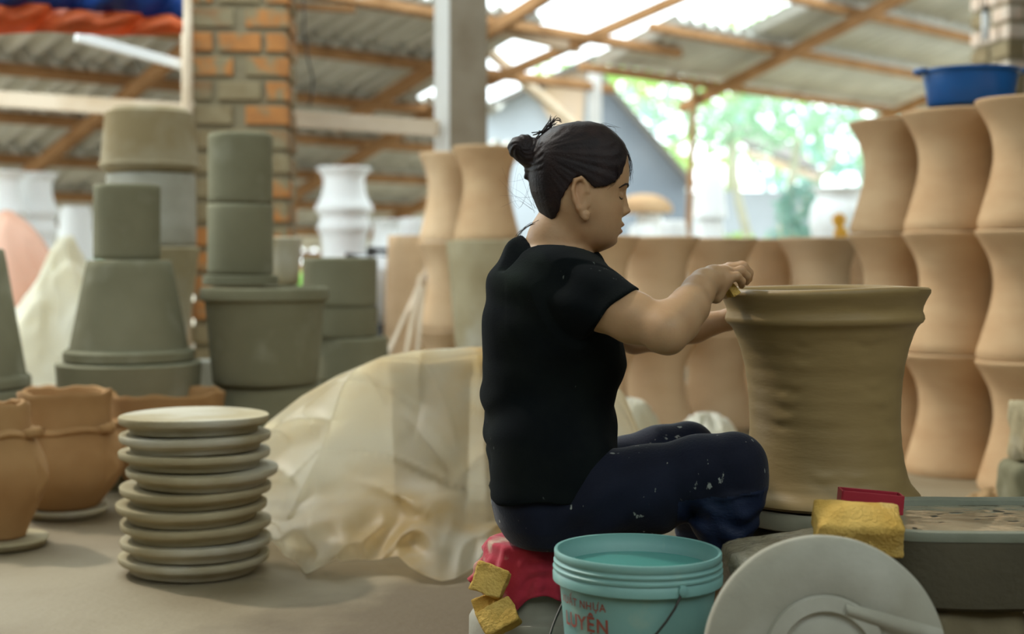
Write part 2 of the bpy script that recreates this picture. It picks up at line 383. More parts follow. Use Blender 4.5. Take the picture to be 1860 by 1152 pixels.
# ================================================================== THE SETTING
def floor_fn(u, v):
    x = -9 + 18 * u; y = -2.5 + 14.5 * v
    return (x, y, .006 * noise.noise((x * .7, y * .7, 1.3)) * min(1, max(0, (y - 4.2))) - .001)
tag(link('floor', grid_mesh('floor', floor_fn, 60, 50), M['floor']), kind='structure')
tag(link('ground', me_py('ground', [(-60, 11.8, -.06), (60, 11.8, -.06), (60, 90, -.06), (-60, 90, -.06)], [(0, 1, 2, 3)]), M['ground']), kind='structure')
# unseen wall added behind the camera to cut the front light
tag(link('wall_back_blocker', box('wall_back_blocker', 16, .2, 3.3), M['shade']), kind='structure').location = (0, -2.6, 1.65)
for nm, x in (('wall_left_blocker', -4.6), ('wall_right_blocker', 4.6)):
    tag(link(nm, box(nm, .2, 7.0 if x < 0 else 12.4, 3.2 if x < 0 else 3.9), M['shade']), kind='structure').location = (x, 1.0 if x < 0 else 3.7, 1.6 if x < 0 else 1.95)  # unseen side walls, added to hold back light from the sides

# ---- the big sloping roof: e1 runs along the purlins, e2 runs down the slope
A45, S18 = math.radians(45), math.radians(18)
E1 = Vector((math.cos(A45), math.sin(A45), 0)); E2 = Vector((-math.sin(A45) * math.cos(S18), math.cos(A45) * math.cos(S18), -math.sin(S18)))
EN = E1.cross(E2)
if EN.z < 0: EN = -EN
RO = W(1260, 170, 13.0)
def R(t1, t2, up=0.0): return RO + E1 * t1 + E2 * t2 + EN * up
roof = tag(empty('ceiling', RO), kind='structure')
def rl(p): return p - RO
ROW = .775; SW = .98
def corrugated(L, Wd, waves, amp=.040, t=.006):
    n = waves * 8; v = []; f = []
    for lay in (0, 1):
        for j in (0, 1):
            for i in range(n + 1):
                v.append((-Wd / 2 + Wd * i / n, -L / 2 + L * j, amp * math.cos(2 * PI * waves * i / n) + lay * t))
    w = n + 1
    for i in range(n):
        f.append((i, i + 1, w + i + 1, w + i)); f.append((2 * w + i, 3 * w + i, 3 * w + i + 1, 2 * w + i + 1))
        f.append((i, 2 * w + i, 2 * w + i + 1, i + 1)); f.append((w + i, w + i + 1, 3 * w + i + 1, 3 * w + i))
    return me_py('roof_sheet', v, f)
sheet_me = corrugated(ROW + .16, SW + .08, 6); sheet_me.materials.append(M['sheet'])
def pix(p): return 930 + F * p.x / p.y, 470 - F * (p.z - H) / p.y
def sheet(t1, t2):
    o = link('roof_sheet', sheet_me, None, roof)
    x, y = E1, (E2 + EN * .028).normalized(); z = x.cross(y)
    if z.z < 0: z = -z
    o.matrix_local = Matrix.Translation(rl(R(t1, t2, .085))) @ Matrix((x, y, z)).transposed().to_4x4()
n_sheet = 0
LEFT_T2 = [-.66, .115, .89, 1.665, 2.44, 3.215, 3.99, 4.765]
for j in range(-1, 6):
    t2 = .115 + ROW * (j + .5) - (0 if j >= 0 else 0)
    for i in range(-8, 8):
        t1 = i * SW - .2
        u, v = pix(R(t1, t2))
        if u < -330 or v < -120: continue
        # left roof plane runs down almost to the yard; the strip by the gable is open to the sky
        if u < 850:
            if v < .22 * (u - 545) and u > 520: continue
            if -60 < u < 60 and 40 < v < 100 and j < 1: continue
            sheet(t1, t2)
for j in range(0, 4):
    t2 = -.2 - ROW * (j + .5)
    for i in range(-2, 6):
        t1 = i * SW - .95
        u, v = pix(R(t1, t2))
        if u > 2050 or v < -130: continue
        if j == 0 and i < 0: continue
        if j == 1 and i < 1: continue
        if j == 2 and i < 1: continue
        if j == 3 and i < 2: continue
        sheet(t1, t2)
for k, t2 in enumerate(LEFT_T2):
    a, b = -8.0, (-2.3 if t2 < 1.2 else -.6)
    if t2 < .3: b = -1.0
    beam('purlin', rl(R(a, t2, .0)), rl(R(b, t2, .0)), .06, .07, M['wood'], roof, EN)
for t2 in (-.2, -.975, -1.75, -2.525):
    a = -1.75 if t2 > -1.2 else (-1.15 if t2 > -2 else .1)
    beam('purlin', rl(R(a, t2)), rl(R(5.2, t2)), .055, .065, M['wood'], roof, EN)
for t1, ta, tb in ((0, -3.2, .18), (3.02, -3.2, .1), (-3.22, -1.6, 1.2), (-2.56, .2, 3.4), (-5.25, -1.2, 2.9), (-7.6, -.8, 3.6), (-.9, 1.2, 5.0)):
    beam('rafter', rl(R(t1, ta, -.075)), rl(R(t1, tb, -.075)), .075, .09, M['wood'], roof, EN)
beam('rafter', rl(W(1250, -10, 10.7)), rl(W(885, 150, 11.4)), .07, .08, M['wood'], roof)
beam('rafter', rl(W(882, 88, 11.0)), rl(W(1040, 225, 14)), .07, .07, M['wood_p'], roof)
beam('purlin', rl(W(640, -8, 9.4)), rl(W(1050, 88, 11.2)), .07, .08, M['wood_p'], roof)
# the part of the roof over the workshop itself, above the picture
rv, rf = [], []
for (a, b, c, d) in ((-16, 7, -14, -4.5), (-16, -9.8, -4.5, -1.2), (-6, 7, -4.5, -3.35), (-6, -3.9, -3.35, -1.2)):   # unseen gap shaped between them to let top light in
    n = len(rv); rv += [R(a, c), R(b, c), R(b, d), R(a, d)]; rf.append((n, n + 1, n + 2, n + 3))
tag(link('roof_cover', me_py('roof_cover', rv, rf), M['sheet'], None), kind='structure')
thick(bpy.data.objects['roof_cover'], .04)

# ---- brick columns
def brick_me(L):
    me = box('brick', L, .105, .088, .006); return me
bricks = {}
def brick_column(name, loc, rz, mats, weights, w, z0, z1, label):
    c = tag(empty(name, loc, rz), label, 'column'); c['kind'] = 'structure'
    link('mortar_core', box('mortar_core', w - .035, w - .035, z1 if z0 > .3 else z1, .0), M['mortar'], c).location = (0, 0, z1 / 2)
    L = (w - .06) / 2; n = int((z1 - z0) / .118); d = w / 2 - .0525
    rnd = random.Random(5)
    for k in range(n):
        z = z0 + .059 + k * .118
        spots = [(-L / 2 - .03, -d, 0), (L / 2 + .03, -d, 0), (-L / 2 - .03, d, 0), (L / 2 + .03, d, 0), (-d, 0, 1), (d, 0, 1)]
        for (x, y, r) in spots:
            if k % 2: x, y, r = -y, x, 1 - r
            mi = rnd.choices(range(len(mats)), weights)[0]
            key = (round(L, 3), mats[mi], r and 0)
            if key not in bricks:
                bricks[key] = brick_me(L); bricks[key].materials.append(M[mats[mi]])
            o = link('brick', bricks[key], None, c)
            o.location = (x + rnd.uniform(-.003, .003), y + rnd.uniform(-.003, .003), z); o.rotation_euler = (0, rnd.uniform(-.012, .012), (PI / 2 if r else 0) + rnd.uniform(-.01, .01))
    return c
bc = brick_column('brick_column', (-1.335, 7.12, 0), .06, ['brick_a', 'brick_b', 'brick_c'], [3, 3, 4], .47, 0, 2.75, 'mossy brown and orange brick column standing behind the grey plaster moulds')
link('bamboo_pole', tube('bamboo_pole', [(-.245, -.275, 0), (-.24, -.27, 1.2), (-.25, -.27, 2.7)], lambda t: .024 + .003 * math.sin(40 * t)), M['wood_p'], bc)['label'] = 'pale pole standing against the column edge'
brick_column('brick_column', (3.33, 9.3, 0), .2, ['brick_p', 'brick_c'], [4, 1], .46, 1.7, 3.2, 'pale pinkish brick column rising beside the white hanging lamp')

# ---- concrete post
def post():
    m = box('concrete_post', .215, .215, 3.0, .012); o = link('concrete_post', m, M['concrete']); o.location = (W(838, 300, 7.5).x, 7.5, 1.5); o.rotation_euler = (0, 0, math.radians(24))
    f = link('painted_lit_face', box('painted_lit_face', .006, .205, 3.0), M['lime_lit'], o); f.location = (-.1105, 0, 0); f['label'] = 'pale slab standing in for the lit side of the post'  # pale slab paints the light falling on the post's left side
    return tag(o, 'square grey brown concrete roof post rising behind the tan waisted pots', 'post')
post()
def wood_thing(name, p, q, w, h, m, label, cat): return tag(beam(name, p, q, w, h, m), label, cat)
wood_thing('tie_beam', W(-60, 176, 7.9), W(796, 234, 7.4), .07, .085, M['wood_p'], 'pale horizontal timber tie beam running from the brick column to the concrete post', 'beam')
wood_thing('roof_batten', W(520, 11, 7.3), W(645, 18, 7.3), .05, .03, M['wood'], 'short dark brown batten at the top beside the brick column', 'batten')
wood_thing('white_roof_pipe', W(138, 66, 6.6), W(345, 122, 6.9), .035, .045, M['white'], 'slim white pipe slanting below the orange tarpaulin', 'pipe')
wood_thing('wooden_post', W(1261, 158, 12.9), Vector((W(1243, 330, 12.9).x, 12.9, -.06)), .055, .055, M['wood'], 'thin brown wooden post holding up the eave before the trees', 'post')
wood_thing('white_post', W(1081, 116, 12.2), Vector((W(1079, 330, 12.2).x, 12.2, -.06)), .105, .105, M['lime_lit'], 'white post under the roof edge in front of the gable', 'post')

# ---- gable building behind the head
gb = tag(empty('gable_building', (W(1075, 470, 17).x, 17, -.06)), 'blue grey gabled outbuilding behind the potter\'s head', 'building')
def gpoly(name, pts, m, d=.12):
    base = gb.location; a = [Vector(p) - base for p in pts]; n = len(a); b = [p + Vector((0, d, 0)) for p in a]
    f = [tuple(range(n)), tuple(range(2 * n - 1, n - 1, -1))] + [(i, n + i, n + (i + 1) % n, (i + 1) % n) for i in range(n)]
    me = me_py(name, a + b, f, False); bm = bmesh.new(); bm.from_mesh(me); bmesh.ops.recalc_face_normals(bm, faces=bm.faces); bm.to_mesh(me); bm.free()
    return link(name, me, m, gb)
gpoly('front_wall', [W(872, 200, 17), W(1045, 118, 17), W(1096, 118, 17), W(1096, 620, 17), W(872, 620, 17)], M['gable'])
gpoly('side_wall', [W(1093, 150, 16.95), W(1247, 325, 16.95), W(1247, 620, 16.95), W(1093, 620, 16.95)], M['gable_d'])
gpoly('brick_patch', [W(975, 172, 16.9), W(1030, 128, 16.9), W(1066, 130, 16.9), W(1058, 225, 16.9), W(1015, 240, 16.9)], M['gable_w'], .1)
v0, v1 = Vector(W(1085, 138, 16.9)) - gb.location, Vector(W(1258, 338, 16.9)) - gb.location
beam('verge_board', v0, v1, .6, .05, M['tile'], gb)
beam('verge_board', Vector(W(868, 204, 16.9)) - gb.location, Vector(W(1080, 106, 16.9)) - gb.location, .6, .05, M['tile'], gb)

# ---- tiled house in the yard
hb = tag(empty('house', (W(1430, 470, 19).x, 19, -.06)), 'low white house with a dark tiled roof among the trees', 'house')
o = link('wall', box('wall', 2.6, 2.0, 1.75), M['gable'], hb); o.location = (.1, 1, .87)
def slope(p, q, d, m):
    b = hb.location; p = Vector(p) - b; q = Vector(q) - b; k = Vector((0, d, .55)); t = Vector((0, 0, .07))
    v = [p, q, q + k, p + k]; v += [x + t for x in v]
    return link('roof', me_py('roof', v, [(3, 2, 1, 0), (4, 5, 6, 7), (0, 1, 5, 4), (1, 2, 6, 5), (2, 3, 7, 6), (3, 0, 4, 7)], False), m, hb)
slope(W(1355, 268, 18.7), W(1490, 318, 18.4), 2.2, M['tile'])
beam('eave_board', Vector(W(1352, 276, 18.6)) - hb.location, Vector(W(1492, 326, 18.3)) - hb.location, .04, .09, M['gable_w'], hb)

# ================================================================== TREES AND PLANTS IN THE YARD
def leaf_cloud(n, blobs, size, seed):
    rs = np.random.RandomState(seed); wts = np.array([b[3] * b[4] * b[5] for b in blobs]); wts = wts / wts.sum()
    ch = rs.choice(len(blobs), n, p=wts); B = np.array(blobs)[ch]
    d = rs.normal(size=(n, 3)); d /= np.linalg.norm(d, axis=1)[:, None]; r = rs.uniform(.35, 1, n) ** (1 / 2.0)
    c = B[:, :3] + d * r[:, None] * B[:, 3:6]
    a = rs.normal(size=(n, 3)); a /= np.linalg.norm(a, axis=1)[:, None]; b = np.cross(a, rs.normal(size=(n, 3))); b /= np.linalg.norm(b, axis=1)[:, None]
    s = size * rs.uniform(.6, 1.3, n)[:, None]; nn = np.cross(a, b)
    v = np.stack([c - a * s, c + b * s * .42 + nn * s * .12, c + a * s, c - b * s * .42 + nn * s * .12], 1).reshape(-1, 3)
    return me_np('foliage', v, np.arange(4 * n).reshape(n, 4), False)
def tree(name, loc, trunk, blobs, n, size, m, label, cat, seed, group=None):
    t = tag(empty(name, loc), label, cat, group)
    for pts, r0, r1 in trunk: link('trunk' if r0 > .03 else 'branch', tube('trunk', pts, lambda u, a=r0, b=r1: a + (b - a) * u), M['bark'], t)
    o = link('foliage', leaf_cloud(n, blobs, size, seed), m, t); o['kind'] = 'stuff'
    return t
def at(px, Y): return ((px - 930) / F * Y, Y, -.06)
tree('tree', at(1120, 23.0), [([(0, 0, 0), (.1, 0, 1.5), (0, .1, 3)], .12, .06)], [(-.2, 0, 2.2, 1.2, .9, .8), (.5, .2, 1.7, .8, .8, .6), (-.1, .2, 3.0, 1.0, .8, .7)], 520, .15, M['leaf_d'], 'sparse teal green tree behind the slanting gable edge', 'tree', 1)
tree('tree', at(1370, 16.2), [([(.08, 0, 0), (-.02, 0, .9), (-.18, 0, 1.5), (-.28, 0, 2.2)], .06, .04), ([(.2, 0, 0), (.26, 0, .8), (.40, .05, 1.5), (.52, .1, 2.2)], .075, .045), ([(.26, 0, .7), (.46, 0, 1.2), (.70, 0, 1.7), (1.0, 0, 2.1)], .05, .03)],
     [(-.5, .1, 2.5, .85, .6, .36), (.5, .1, 2.55, .9, .6, .38), (0, .3, 2.35, 1.0, .6, .3), (1.1, .1, 2.2, .6, .6, .3)], 480, .10, M['leaf'], 'green tree with thin pale forked trunks in the yard gap', 'tree', 2)
tree('tree', at(1560, 22), [([(0, 0, 0), (.1, 0, 2), (0, 0, 3.2)], .13, .06)], [(-.6, 0, 1.9, 1.2, .9, .75), (.4, .2, 2.7, 1.5, .9, .7), (-1.3, 0, 2.8, .9, .8, .6)], 560, .15, M['leaf_d'], 'tall loose tree above the white urn', 'tree', 3)
tree('tree', at(1330, 25), [([(0, 0, 0), (0, 0, 3), (.2, 0, 4.6)], .16, .06)], [(.6, 0, 4.3, 1.9, 1, 1.0), (-.9, 0, 4.0, 1.2, 1, .8), (0, 0, 2.6, 1.5, .9, .7)], 600, .17, M['leaf_b'], 'bright tall tree showing above the corrugated roof edge', 'tree', 4)
tree('tree', at(1000, 27), [([(0, 0, 0), (0, 0, 3), (.1, 0, 4.4)], .16, .06)], [(.4, 0, 4.0, 1.0, .8, .6), (1.5, 0, 4.1, .8, .7, .5)], 300, .18, M['leaf_b'], 'thin tree glimpsed through the open roof above the gable', 'tree', 5)
tree('shrub', at(1390, 12.9), [([(0, 0, 0), (0, 0, .7)], .02, .01)], [(-.25, 0, .93, .35, .2, .14), (.35, 0, .95, .35, .2, .13), (0, 0, .7, .5, .3, .2)], 700, .05, M['leaf_b'], 'low bright green shrub behind the row of tan pots', 'shrub', 6)
tree('shrub', at(1462, 12.2), [([(0, 0, 0), (0, 0, .9)], .02, .01)], [(0, 0, 1.25, .26, .2, .25), (-.1, 0, .95, .26, .2, .2)], 420, .06, M['leaf_d'], 'dark teal shrub beside the white urn', 'shrub', 7)
for i, (px, Y, h, lab) in enumerate(((150, 16.5, 1.0, 'dark shrub under the low eave behind the white inverted pot'), (560, 17.5, .80, 'sunlit green shrub under the eave by the white vases'), (715, 18.9, .84, 'green shrub behind the parked motorbike'))):
    tree('shrub', at(px, Y), [([(0, 0, 0), (0, 0, h * .7)], .03, .01)], [(-.3, 0, h * .6, .55, .4, h * .4), (.35, 0, h * .65, .5, .4, h * .35)], 700, .09, M['leaf'] if i == 0 else M['leaf_b'], lab, 'shrub', 10 + i)
fl = tag(empty('flowering_plant', (W(1524, 470, 7.6).x, 7.6, 0)), 'slender plant with two yellow flowers beside the waisted pots', 'plant')
link('stem', tube('stem', [(0, 0, 0), (.01, 0, .5), (-.005, 0, .9), (-.005, 0, 1.0)], .006), M['leaf'], fl)
for (px, py) in ((1524, 400), (1527, 424)):
    v = []; fcs = []
    for ring in range(2):
        for k in range(9):
            a = 2 * PI * k / 9 + ring * .3; c = len(v); r1, r2 = (.042, .03)[ring], .016
            d = Vector((math.cos(a), 0, math.sin(a))); t = Vector((-math.sin(a), 0, math.cos(a))); y = -.008 * ring
            v += [Vector((0, y, 0)) + d * .004, d * r1 * .6 + t * r2 + Vector((0, y - .008, 0)), d * r1 + Vector((0, y, 0)), d * r1 * .6 - t * r2 + Vector((0, y - .008, 0))]; fcs.append((c, c + 1, c + 2, c + 3))
    o = link('flower', me_py('flower', v, fcs), M['petal'], fl); o.location = W(px, py, 7.55) - fl.location

# ================================================================== POTS
POT_PROF = smooth_prof([(.186, 0), (.190, .022), (.174, .075), (.147, .17), (.135, .25), (.145, .325), (.172, .385), (.197, .425)], 26)
def pot_mesh(name, prof, t=.018, seg=48, warp=.004, seed=0):
    out = [(max(prof[0][0] - .012, .01), prof[0][1])] + prof
    top = prof[-1]; rim = [(top[0] + .001, top[1] + .007), (top[0] - .005, top[1] + .012), (top[0] - t + .004, top[1] + .012), (top[0] - t, top[1] + .006)]
    inn = [(max(r - t, .01), z) for r, z in prof[::-1][1:] if z > prof[0][1] + t]; inn.append((inn[-1][0] * .98, prof[0][1] + t))
    rs = random.Random(seed); ph = [rs.uniform(0, 6.28) for _ in range(4)]
    def disp(r, z, a): 
        k = 1 + warp / .17 * (math.sin(2 * a + ph[0]) * .5 + .5 * math.sin(3 * a + ph[1] + z * 4)) ; return r * k, z + warp * .35 * math.sin(2 * a + ph[2]) * (z / (top[1] + .01))
    return lathe(out + rim + inn, seg, disp, name)
waist_me = [pot_mesh('waisted_pot', POT_PROF, seed=s) for s in range(4)]
for i, me in enumerate(waist_me): me.materials.append(M['tan'])
waist_l = [me.copy() for me in waist_me]
for me in waist_l: me.materials.clear(); me.materials.append(M['tan2'])
PH = .4405
def waisted(x, y, k, label, group, sc=1.0, zs=1.0, pale=False, z0=0.0, seed=0):
    o = link('waisted_pot', (waist_l if pale else waist_me)[(seed + k) % 4]); o.location = (x, y, z0 + k * PH * zs); o.scale = (sc, sc, zs)
    o.rotation_euler = (0, 0, random.uniform(0, 6))
    return tag(o, label, 'pot', group)
lev = ('bottom', 'middle', 'topmost')
G1 = 'tall waisted pots stacked three high'
for si, (px, Y, where) in enumerate(((1632, 5.58, 'the stack next to the yellow flowers'), (1738, 5.2, 'the stack carrying the blue basin'), (1880, 4.80, 'the edge stack over the clay block'))):
    for k in range(3):
        waisted((px - 930) / F * Y, Y, k, '%s waisted tan clay pot of %s' % (lev[k], where), G1, .99, 1.0, seed=si)
G2 = 'waisted pots stacked two high behind the potter'
for si, (px, Y, where) in enumerate(((1080, 6.0, 'the two-pot stack just behind the potter\'s chest'), (1190, 6.32, 'the two-pot stack under the potter\'s near forearm'), (1300, 6.64, 'the two-pot stack behind the potter\'s hands'), (1395, 7.0, 'the two-pot stack behind the worked pot\'s rim'), (1490, 6.6, 'the two-pot stack seen just above the worked pot\'s lip'), (1568, 6.98, 'the two-pot stack against the tall three-pot stacks'))):
    for k in range(2):
        waisted((px - 930) / F * Y, Y, k, '%s waisted clay pot of %s' % (('lower', 'upper')[k], where), G2, 1.0, 1.0, pale=True, seed=si + 1)
G3 = 'slim waisted pots beside the concrete post'
for k in range(3):
    waisted((812 - 930) / F * 7.0, 7.0, k, '%s slim waisted pot of the stack in front of the concrete post' % lev[k], G3, .70, .985, pale=True, seed=k)
# grey tapered pot with a waisted pot on it, just behind the shoulder
def frustum(name, cx, Y, ytop, ybot, wtop, wbot, m, label, cat, group=None, lip=0.0, hollow=True, z0=None, bulge=0, seg=48, lipbot=0.0, bev=.006):
    s = S(Y); zt = H - (ytop - 470) / s; zb = (H - (ybot - 470) / s) if z0 is None else z0
    rt, rb = wtop / 2 / s, wbot / 2 / s; h = zt - zb; pr = [(rb - bev, 0), (rb + lipbot, bev)]
    if lipbot: pr += [(rb + lipbot, .035), (rb, .045)]
    for q in np.linspace(.08, .92, 8): pr.append((rb + (rt - rb) * q + bulge * math.sin(PI * q), h * q))
    if lip: pr += [(rt, h - .05), (rt + lip, h - .042)]
    pr += [(rt + lip, h - bev), (rt + lip - bev, h)]
    if hollow: pr += [(rt - .03, h), (rt - .035, h - .01), (max(rb - .05, .03), .05)]
    else: pr += [(rt * .3, h + .001)]
    ph = random.uniform(0, 6)
    def disp(r, z, a): return r * (1 + .006 * math.sin(2 * a + ph) + .003 * math.sin(5 * a + 3 * z)), z
    o = link(name, lathe(pr, seg, disp, name), m); o.location = ((cx - 930) / F * Y, Y, zb); o.rotation_euler = (0, 0, random.uniform(0, 6))
    tag(o, label, cat, group)
    return o
frustum('plaster_mould', 888, 6.57, 640, 740, 118, 124, M['plaster'], 'squat grey plaster mould under the tall pale tapered pot', 'mould', z0=0)
frustum('tapered_pot', 888, 6.57, 437, 639, 156, 120, M['disc'], 'tall pale grey tapered pot with a waisted pot standing on it', 'pot')
waisted((884 - 930) / F * 6.57, 6.57, 0, 'single waisted tan pot standing on the tall pale tapered pot', None, .80, .985, z0=H - (437 - 470) / S(6.57) + .002)
frustum('tapered_pot', 738, 7.6, 428, 760, 66, 96, M['tan2'], 'large whitish tan pot behind the leaning wooden sticks', 'pot', z0=0)
for i, (a, b, lab) in enumerate((((706, 640, 6.7), (776, 486, 7.25), 'tan wooden stick leaning lowest against the whitish tan pot'), ((738, 640, 6.6), (764, 500, 6.95), 'middle tan wooden stick leaning on the slim pot stack'), ((758, 640, 6.65), (768, 520, 6.82), 'steep tan wooden stick leaning by the slim pot stack'))):
    p, q = W(*a), W(*b); d = (p - q).normalized(); p = q + d * ((q.z) / -d.z) if d.z < 0 else p
    p.z = .005
    tag(beam('wooden_stick', p, q, .022, .012, M['wood_p']), lab, 'stick')

# ---- grey plaster moulds
PL = M['plaster']
def mould(*a, **k): return frustum('plaster_mould', *a, **k)
mould(233, 5.0, 723, 0, 238, 250, PL, 'dark drum at the foot of the cone-shaped mould stack', 'mould', z0=0, hollow=False)
mould(235, 5.0, 657, 722, 258, 250, PL, 'wide flat ring mould under the grey cone mould', 'mould', hollow=False)
mould(235, 5.0, 473, 656, 150, 220, PL, 'grey cone-shaped plaster mould widening downwards', 'mould', hollow=False, lipbot=.012)
mould(231, 5.0, 336, 472, 119, 119, PL, 'grey plaster cylinder standing on the cone-shaped mould', 'mould')
mould(490, 5.15, 697, 0, 205, 205, PL, 'wide grey drum at the foot of the mould stack before the brick column', 'mould', z0=0, hollow=False)
mould(482, 5.1, 522, 696, 222, 190, PL, 'large grey tapered mould with a pale rim, widest in its stack', 'mould', lip=.012)
mould(437, 5.25, 500, 518, 134, 136, PL, 'thin pale flange disc lying on the large tapered mould', 'mould', hollow=False)
mould(437, 5.25, 371, 499, 119, 119, PL, 'lower of two grey cylinders stacked before the brick column', 'mould')
mould(437, 5.25, 244, 370, 116, 116, PL, 'upper of two grey cylinders stacked before the brick column', 'mould')
mould(275, 5.75, 641, 0, 150, 150, PL, 'grey drum hidden low behind the cone-shaped mould', 'mould', z0=0, hollow=False)
mould(275, 5.75, 449, 640, 172, 118, M['disc'], 'pale inverted cone mould partly behind the grey cone', 'mould')
mould(275, 5.75, 317, 448, 158, 160, M['disc_l'], 'white-grey drum mould under the brown-stained cap', 'mould')
mould(272, 5.75, 197, 316, 156, 176, M['plaster_b'], 'brown-stained cap mould crowning the tallest mould stack', 'mould', hollow=False, lipbot=.004, bev=.03)
mould(640, 5.7, 691, 0, 134, 134, PL, 'grey base drum under the blocky moulds behind the plastic sheet', 'mould', z0=0, hollow=False)
mould(640, 5.7, 612, 690, 130, 134, PL, 'squat grey mould third from the top under the white vases', 'mould', hollow=False)
mould(622, 5.7, 556, 611, 128, 126, PL, 'low grey mould second from the top under the white vases', 'mould', hollow=False)
mould(617, 5.7, 468, 555, 136, 134, PL, 'broad grey drum mould topping the stack beneath the white vases', 'mould', hollow=False)
mould(520, 6.0, 519, 0, 80, 80, PL, 'grey stand drum behind the large tapered mould', 'mould', z0=0, hollow=False)
mould(520, 6.0, 431, 518, 58, 46, M['disc'], 'small pale cup-shaped mould behind the grey cylinders', 'mould')
mould(-62, 4.9, 706, 0, 230, 230, PL, 'grey drum at the picture edge beneath the cut-off cone mould', 'mould', z0=0, hollow=False)
mould(-62, 4.9, 452, 705, 132, 218, PL, 'cut-off grey cone mould at the picture edge', 'mould', hollow=False, lipbot=.008)
o = link('plaster_block', box('plaster_block', .13, .12, .30, .01), M['disc_l']); o.location = (W(78, 680, 5.3).x, 5.3, .152); tag(o, 'small pale plaster block between the two cone moulds', 'block')
o = link('plaster_block', box('plaster_block', .10, .12, .38, .01), M['disc_l']); o.location = (W(366, 690, 5.5).x, 5.6, .192); tag(o, 'narrow white plaster block between cone mould and tapered mould', 'block')

# ---- white far pots
def prof_px(Y, rows, t=.02):
    s = S(Y); zb = rows[-1][0]
    return [(w / 2 / s, (zb - y) / s) for y, w in rows[::-1]]
VASE = [(0, 76), (9, 60), (22, 58), (40, 66), (52, 80), (58, 80), (62, 70), (68, 66), (78, 74), (84, 74), (90, 66), (110, 62), (130, 66), (138, 76), (144, 76)]
vp = smooth_prof(prof_px(10.0, [(y, w) for y, w in VASE]), 34)
vase_me = pot_mesh('white_vase', vp, .015, 32, .001); vase_me.materials.append(M['white'])
vh = vp[-1][1] + .014
invp = pot_mesh('white_pot', smooth_prof([(.135, 0), (.135, .03), (.125, .1), (.105, .33), (.095, .36)], 14), .015, 32, .001); invp.materials.append(M['white'])
def white_stack(px, Y, n, me, h, name, where, sc=1.0, z0=0.0):
    for k in range(n):
        o = link(name, me); o.location = ((px - 930) / F * Y, Y, z0 + k * h * sc + .0); o.scale = (sc,) * 3; o.rotation_euler = (0, 0, k)
        w = ('bottom', 'second', 'third', 'fourth')[k] if k < n - 1 else ('only' if n == 1 else 'topmost')
        tag(o, '%s white %s of %s' % (w, 'vase' if 'vase' in name else 'pot', where), 'vase' if 'vase' in name else 'pot', 'white slip-coated pots in the yard')
white_stack(625, 9.2, 2, vase_me, vh, 'white_vase', 'the stack above the broad grey drum', 1.20)
white_stack(57, 9.4, 2, vase_me, vh, 'white_vase', 'the stack before the pale orange tarpaulin', 1.18)
white_stack(-2, 9.0, 2, vase_me, vh, 'white_vase', 'the stack at the very picture edge', 1.17)
white_stack(138, 10.0, 3, invp, .376, 'white_pot', 'the inverted stack by the cone-shaped mould', 1.02)
white_stack(705, 10.2, 2, vase_me, vh, 'white_vase', 'the stack behind the motorbike', .93)
white_stack(752, 9.3, 3, invp, .376, 'white_pot', 'the stack beside the slim waisted pots', .93)
white_stack(1165, 11.2, 3, invp, .376, 'white_pot', 'the low stack in front of the gable wall', .93)
white_stack(1222, 10.6, 3, invp, .376, 'white_pot', 'the stack beside the tan domed lid', .95)
white_stack(1290, 11.4, 4, invp, .376, 'white_pot', 'the tall stack by the thin wooden post', .98)
white_stack(1180, 12.3, 3, invp, .376, 'white_pot', 'the stack carrying the tan domed lid', 1.04)
o = link('domed_lid', lathe(smooth_prof([(.24, 0), (.25, .02), (.22, .09), (.12, .15), (.02, .165)], 14), 32), M['tan']); o.location = ((1170 - 930) / F * 12.3, 12.3, 1.175); tag(o, 'tan domed lid resting on the white stack before the gable', 'lid')
urn = [(.10, 0), (.12, .02), (.13, .06), (.20, .20), (.25, .36), (.24, .50), (.19, .58), (.20, .62), (.24, .65)]
urn_me = pot_mesh('white_urn', smooth_prof(urn, 26), .02, 40, .001); urn_me.materials.append(M['white'])
for k in range(2):
    o = link('white_urn', urn_me); o.location = ((1522 - 930) / F * 11.0, 11.0, k * .668); o.scale = (.86, .86, 1); tag(o, ('lower' if k == 0 else 'upper') + ' large white urn beside the teal shrub', 'urn')

# ---- blue basin on the stack
bs = tag(empty('blue_basin', (W(1762, 150, 5.2).x, 5.2, 3 * PH + .012)), 'blue plastic basin sitting on top of the waisted pots', 'basin')
link('tub', lathe([(.02, 0), (.140, 0), (.150, .008), (.168, .118), (.180, .122), (.182, .130), (.176, .134), (.163, .130), (.146, .014), (.02, .010)], 48), M['blue'], bs)
for a in (PI * 1.0, 0.0):
    o = link('grip', tube('grip', [(.172, -.05, .128), (.192, -.036, .130), (.200, 0, .131), (.192, .036, .130), (.172, .05, .128)], .009), M['blue'], bs); o.rotation_euler = (0, 0, a)

